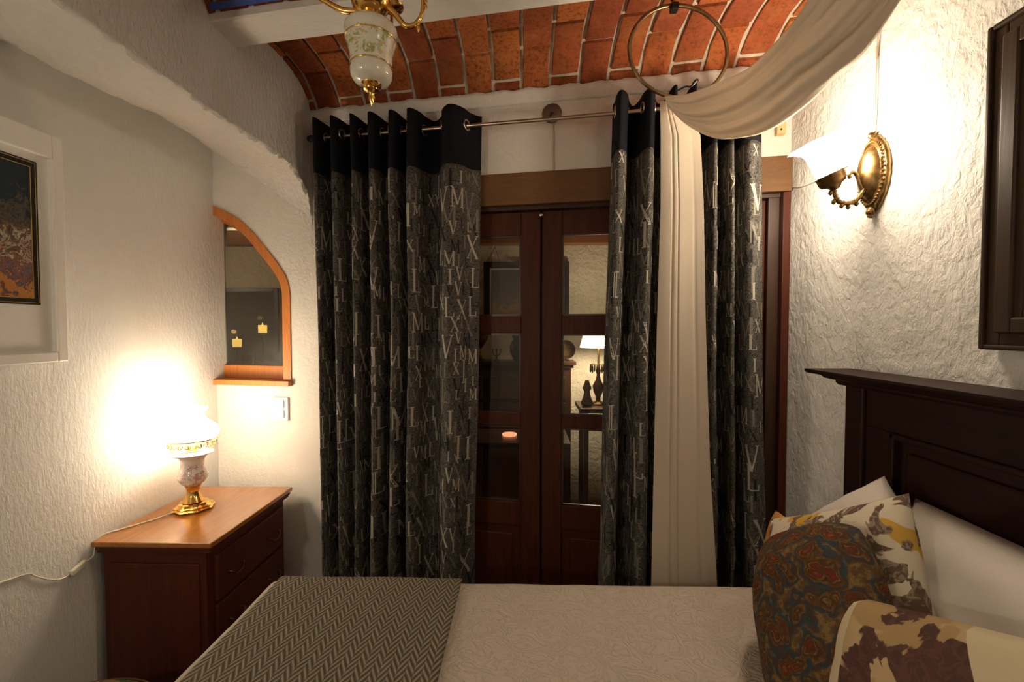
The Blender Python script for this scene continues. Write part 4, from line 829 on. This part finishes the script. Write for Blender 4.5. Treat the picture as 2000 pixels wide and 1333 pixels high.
def curtain(name, label, aT, aB, crests, troughs, ends, ztop, zhead, zbot, side_grom, seed):
    """aT/aB: (left,right) wall coordinates at the top/bottom; crests/troughs: positions 0..1 of folds towards/away from the room"""
    t_ = thing(name, label, 'curtain', tuple(WP(sum(aT) / 2, -RO, zbot)))
    keys = sorted([(p, 1.0) for p in crests] + [(p, -1.0) for p in troughs] + [(0.0, ends[0]), (1.0, ends[1])])
    def prof(t):
        t = max(0, min(1, t))
        for (a, va), (b, vb) in zip(keys[:-1], keys[1:]):
            if t <= b + 1e-9:
                f = (t - a) / max(1e-6, b - a); f = 0.5 - 0.5 * math.cos(PI * f); return va + (vb - va) * f
        return keys[-1][1]
    def S(t, z, lift=0.0):
        h = (ztop - z) / (ztop - zbot)
        l = aT[0] + (aB[0] - aT[0]) * h; r = aT[1] + (aB[1] - aT[1]) * h
        wv = 0.012 * h * math.sin(7 * t + 3 * h + seed) + 0.010 * noise.noise(Vector((t * 4, z * 1.6, seed)))
        tw = max(0, min(1, t + wv * min(1, t * 8, (1 - t) * 8)))
        o = prof(tw); o = math.copysign(abs(o) ** 0.65, o); amp = 0.064 - 0.006 * min(1, h * 3)
        a = l + (r - l) * t + 0.006 * h * math.sin(z * 4 + seed) - 0.010 * math.sin(2 * PI * t * len(crests)) * 0.3
        y = -RO - amp * o - 0.012 * h * noise.noise(Vector((t * 6, z * 2.0, seed + 9)))
        return Vector((a, y, z))
    nt_ = max(120, len(keys) * 14)
    TS = [i / 400 for i in range(401)]; arc_ = [0]
    zr = (ztop + zbot) / 2 + 0.3
    for i in range(400): arc_.append(arc_[-1] + (S(TS[i + 1], zr) - S(TS[i], zr)).length)
    LEN = arc_[-1]
    def t_of(s):
        lo, hi = 0, 400
        while hi - lo > 1:
            m = (lo + hi) // 2
            if arc_[m] <= s: lo = m
            else: hi = m
        d = arc_[hi] - arc_[lo]; return (lo + (s - arc_[lo]) / max(1e-9, d)) / 400
    def uvf(z0, z1): return lambda u, v: (arc_[min(400, int(u * 400))] + seed, z0 + (z1 - z0) * v)
    B(WT).grid(lambda u, v: S(u, zhead + (ztop - zhead) * v + (0.004 * prof(u) if v > 0.99 else 0)), nt_, 8).obj('header_band', 'navy', t_, smooth=180, solid=0.003, fix=False)
    B(WT).grid(lambda u, v: S(u, zbot + (zhead + 0.004 - zbot) * v), nt_, 60, uvfn=uvf(zbot, zhead)).obj('panel', 'curtain', t_, smooth=180, solid=0.002, fix=False)
    def SL(s, z, lift):
        s = max(0.001, min(LEN - 0.001, s)); t = t_of(s); p = S(t, z); q = S(min(1, t + 0.004), z) - S(max(0, t - 0.004), z)
        q.z = 0; n_ = Vector((q.y, -q.x, 0)).normalized(); return p + n_ * lift
    rnd = random.Random(seed * 31 + 5)
    inks = {'ink_light': B(WT), 'ink_mid': B(WT), 'ink_dark': B(WT)}
    def letter(ch, s, z, hgt, wid, ink, th_):
        lift = {'ink_dark': 0.0018, 'ink_mid': 0.0022, 'ink_light': 0.0027}[ink]
        for (p, q, wt) in GLY[ch]:
            p = Vector((s + p[0] * wid, z + p[1] * hgt)); q = Vector((s + q[0] * wid, z + q[1] * hgt)); d = q - p; L_ = d.length
            n_ = Vector((-d.y, d.x)).normalized() * th_ * wt * 0.5; k = max(1, int(L_ / 0.011)) if abs(d.x) > 0.002 else max(1, int(L_ / 0.04))
            vs = []
            for i in range(k + 1):
                c_ = p + d * i / k
                for sg in (-1, 1): w2 = c_ + n_ * sg; vs.append(SL(w2.x, w2.y, lift))
            inks[ink].add(vs, [(2 * i, 2 * i + 1, 2 * i + 3, 2 * i + 2) for i in range(k)])
    z = zhead - 0.005; row = 0
    while z > zbot + 0.15:
        s = rnd.uniform(0.0, 0.03)
        while s < LEN - 0.03:
            ch = rnd.choice('LVXIMLVXILM'); h_ = rnd.choice((0.042, 0.05, 0.058, 0.065, 0.085, 0.10)); wd = h_ * {'I': 0.45, 'L': 0.52, 'V': 0.62, 'X': 0.62, 'M': 0.75}[ch]
            ink = rnd.choices(('ink_light', 'ink_mid', 'ink_dark'), (0.38, 0.42, 0.20))[0]
            letter(ch, s, z - h_ - rnd.uniform(0, 0.03), h_, wd, ink, 0.0095 * (h_ / 0.10) + 0.0016)
            s += wd + rnd.uniform(0.002, 0.022)
        z -= rnd.uniform(0.062, 0.076); row += 1
    for k, b in inks.items():
        if b.v: b.obj('printed_letters', k, t_, fix=False, kind='stuff')
    # grommets where the cloth crosses the rod
    prev = None
    for i in range(401):
        t = i / 400; v = prof(t)
        if prev is not None and prev * v < 0 and (side_grom is None or True):
            p = S(t, RZ); q = S(t + 0.006, RZ) - S(t - 0.006, RZ); q.z = 0; n_ = Vector((q.y, -q.x, 0)).normalized()
            R = Vector((0, 0, 1)).rotation_difference(n_).to_matrix().to_4x4()
            B(WT).tube([(0.021 * math.cos(2 * PI * k / 28), 0.021 * math.sin(2 * PI * k / 28), 0) for k in range(28)], 0.0045, 8, T=Matrix.Translation(p) @ R, closed=True).obj('grommet', 'steel', t_, smooth=60)
        prev = v
    return t_
def fr_(xs, x0, x1): return [(x - x0) / (x1 - x0) for x in xs]
curtain('curtain_left', 'dark left curtain printed with pale roman numerals, navy top band', (-0.955, -0.175), (-0.93, -0.215),
        fr_([634, 668, 705, 742, 782, 817, 890], 624, 934), fr_([646, 690, 722, 763, 799, 845], 624, 934), (0.2, -0.9), 2.500, 2.255, 0.03, None, 2).name = 'curtain'
curtain('curtain', 'dark right curtain printed with roman numerals, partly behind the cream drape', (0.400, 0.952), (0.335, 1.010),
        fr_([1211, 1268, 1315, 1352, 1390, 1421, 1456], 1195, 1478), fr_([1240, 1292, 1333, 1371, 1409, 1433], 1195, 1478), (-0.5, 0.3), 2.490, 2.262, 0.03, None, 5)

# ---------------------------------------------------------------- brass ring and canopy drape
ring = thing('canopy_ring', 'round brass hoop hanging from the brick ceiling over the right curtain', 'ring', (0.521, 1.56, 2.70))
rc = Vector((0.521, 1.56, 2.470)); RR = 0.146 + 0.022
B().tube([rc + Vector((RR * math.sin(2 * PI * k / 64), 0.10 * RR * math.sin(2 * PI * k / 64), RR * math.cos(2 * PI * k / 64) * 0.90)) for k in range(64)], 0.0064, 10, closed=True).obj('hoop', 'ring_brass', ring, smooth=60)
B().lathe([(0.034, 0.118), (0.036, 0.108), (0.018, 0.098), (0.012, 0.075), (0.020, 0.060), (0.024, 0.045), (0.014, 0.030), (0.010, 0.0)], (0.505, 1.555, 2.615), 24).obj('ceiling_hook', 'brass', ring, smooth=50)
B().box(0.492, 0.516, 1.542, 1.572, 2.600, 2.622).tube(smooth_pts([(0.50, 1.55, 2.63), (0.475, 1.55, 2.66), (0.46, 1.55, 2.70)], 4), 0.007, 8).obj('clip', 'iron', ring, bevel=0.002)
dp = thing('canopy_drape', 'cream sheer canopy drape swagging from the ring and falling to the floor', 'drape', (0.55, 1.58, 0.03))
UP = smooth_pts([(0.470, 1.545, 2.315), (0.530, 1.50, 2.300), (0.600, 1.44, 2.302), (0.650, 1.35, 2.293), (0.667, 1.25, 2.298), (0.674, 1.15, 2.311), (0.673, 1.08, 2.335), (0.70, 0.95, 2.42), (0.74, 0.80, 2.55)], 8)
LO = smooth_pts([(0.490, 1.565, 2.290), (0.553, 1.55, 2.222), (0.622, 1.50, 2.160), (0.672, 1.42, 2.128), (0.712, 1.35, 2.119), (0.752, 1.27, 2.139), (0.800, 1.20, 2.188), (0.850, 1.13, 2.250), (0.90, 0.85, 2.52)], 8)
nU = len(UP)
def swag(u, v):
    i = min(nU - 1, round(u * (nU - 1))); a, b = UP[i], LO[i]; p = a.lerp(b, v)
    d = (b - a).normalized(); tn = (UP[min(nU - 1, i + 1)] - UP[max(0, i - 1)]).normalized(); n_ = tn.cross(d).normalized()
    if n_.y > 0: n_ = -n_
    w_ = min(1, u * 5)
    bul = math.sin(PI * min(1, v)) * 0.045 * w_
    rp = 0.015 * w_ * (abs(math.sin(PI * (2.6 * v + 0.35 * math.sin(3 * u)))) - 0.5) + 0.004 * math.sin(2 * PI * (6 * v + u)) * w_
    return p + n_ * (bul + rp)
B().grid(swag, nU - 1, 48).obj('swag', 'sheer', dp, smooth=180, solid=0.0015, fix=False)
zk = [(2.325, 0.472, 0.545), (2.214, 0.475, 0.612), (1.973, 0.477, 0.627), (1.55, 0.468, 0.640), (1.05, 0.462, 0.662), (0.64, 0.457, 0.692), (0.04, 0.448, 0.725)]
def fall(u, v):
    z = 2.325 + (0.04 - 2.325) * v
    for (za, la, ra), (zb, lb, rb) in zip(zk[:-1], zk[1:]):
        if z >= zb - 1e-6: f = (z - za) / (zb - za); l = la + (lb - la) * f; r = ra + (rb - ra) * f; break
    am = 0.4 + 0.6 * min(1, v * 4)
    o = 0.007 * math.sin(2 * PI * (0.8 * u + 0.1))
    for c_, wd, dp_ in ((0.29, 0.024, 0.0060), (0.42, 0.018, 0.0050), (0.80 - 0.02 * v, 0.04, 0.005 * min(1, v * 1.5))): o -= dp_ * math.exp(-((u - c_) / wd) ** 2)
    return Vector((l + (r - l) * u, 1.60 - o * am, z))
B().grid(fall, 140, 40).obj('fall', 'sheer', dp, smooth=180, solid=0.0015, fix=False)
B().tube(smooth_pts([(0.500, 1.50, 2.312), (0.520, 1.49, 2.318), (0.536, 1.485, 2.316), (0.548, 1.48, 2.330), (0.556, 1.48, 2.332)], 5), [0.003] * 12 + [0.005] * 9, 8).obj('tie_cord', 'black', dp, smooth=60)

# ---------------------------------------------------------------- chandelier
CX, CY = -0.345, 1.05
M['chand_porcelain'] = porcelain('floral_porcelain', (0.64, 0.60, 0.50), ((0.30, 0.34, 0.16), (0.62, 0.42, 0.18), (0.38, 0.42, 0.24)), 0.095, 0.150)
ch = thing('chandelier', 'brass chandelier with flowered porcelain body hanging from the ceiling', 'chandelier', (CX, CY, 2.056))
O = (CX, CY, 2.056)
B().lathe([(0.001, 0), (0.004, 0.008), (0.008, 0.018), (0.006, 0.026), (0.010, 0.030), (0.018, 0.034), (0.014, 0.040), (0.022, 0.046), (0.026, 0.060), (0.022, 0.066)], O, 24).obj('bottom_finial', 'brass', ch, smooth=60)
B().lathe([(0.020, 0.048), (0.038, 0.054), (0.045, 0.064), (0.047, 0.078), (0.044, 0.086), (0.046, 0.092), (0.047, 0.110), (0.052, 0.132), (0.056, 0.142), (0.055, 0.150), (0.059, 0.164), (0.058, 0.172), (0.050, 0.182), (0.030, 0.190), (0.012, 0.192)], O, 40).obj('porcelain_body', 'chand_porcelain', ch, smooth=50)
for r_, z_ in ((0.0462, 0.088), (0.0565, 0.146)): B().tube([(CX + r_ * math.cos(2 * PI * k / 40), CY + r_ * math.sin(2 * PI * k / 40), O[2] + z_) for k in range(40)], 0.0012, 6, closed=True).obj('gilt_band', 'brass', ch, smooth=60)
B().lathe([(0.020, 0.188), (0.024, 0.196), (0.018, 0.204), (0.030, 0.210), (0.042, 0.224), (0.046, 0.240), (0.040, 0.256), (0.028, 0.266), (0.020, 0.280), (0.016, 0.32), (0.028, 0.36), (0.014, 0.40), (0.010, 0.56), (0.030, 0.575), (0.048, 0.600)], O, 32).obj('column', 'brass', ch, smooth=50)
B().lathe([(0.012, 0), (0.012, 0.06)], (CX, CY, 2.64), 16).obj('ceiling_rod', 'brass', ch, smooth=60)
B().lathe([(0.055, 0.06), (0.05, 0.04), (0.02, 0.02), (0.012, 0.0)], (CX, CY, 2.665), 24).obj('ceiling_rose', 'brass', ch, smooth=50)
def carm(ang, kind):
    R = Matrix.Translation((CX, CY, 0)) @ Matrix.Rotation(ang, 4, 'Z')
    if kind: pts = [(0.030, 0, 2.285), (0.055, 0, 2.262), (0.078, 0, 2.236), (0.100, 0, 2.238), (0.117, 0, 2.262), (0.118, 0, 2.300), (0.112, 0, 2.345)]
    else: pts = [(0.030, 0, 2.268), (0.065, 0, 2.272), (0.100, 0, 2.290), (0.135, 0, 2.312), (0.165, 0, 2.345), (0.168, 0, 2.375), (0.168, 0, 2.385)]
    P = smooth_pts(pts, 8); a = B().tube(P, [0.0075 - 0.0045 * k / len(P) for k in range(len(P))], 10, T=R).obj('arm', 'brass', ch, smooth=60)
    x, z = pts[-1][0], pts[-1][2]
    B().lathe([(0.006, 0), (0.03, 0.006), (0.032, 0.010), (0.012, 0.014), (0.012, 0.06)], (x, 0, z), 20, T=R).obj('candle_cup', 'brass', a, smooth=50)
    B().lathe([(0.022, 0.020), (0.036, 0.04), (0.040, 0.07), (0.032, 0.10), (0.045, 0.125)], (x, 0, z), 24, T=R, cap=False, mod=lambda a, t: 1 + 0.08 * max(0, t - 0.7) * math.cos(6 * a)).obj('glass_shade', 'milk_glass', a, smooth=180)
    if kind:
        for k in range(5): q = Vector(pts[3 + k // 2]); B().lathe([(0.0005, -0.008), (0.005, 0), (0.0005, 0.010)], (q.x + 0.008, 0, q.z + 0.012 * k - 0.01), 8, T=R).obj('leaf', 'brass', a, smooth=60)
for ang, kd in ((0.0, 1), (PI / 2, 0), (PI, 0)): carm(ang, kd)
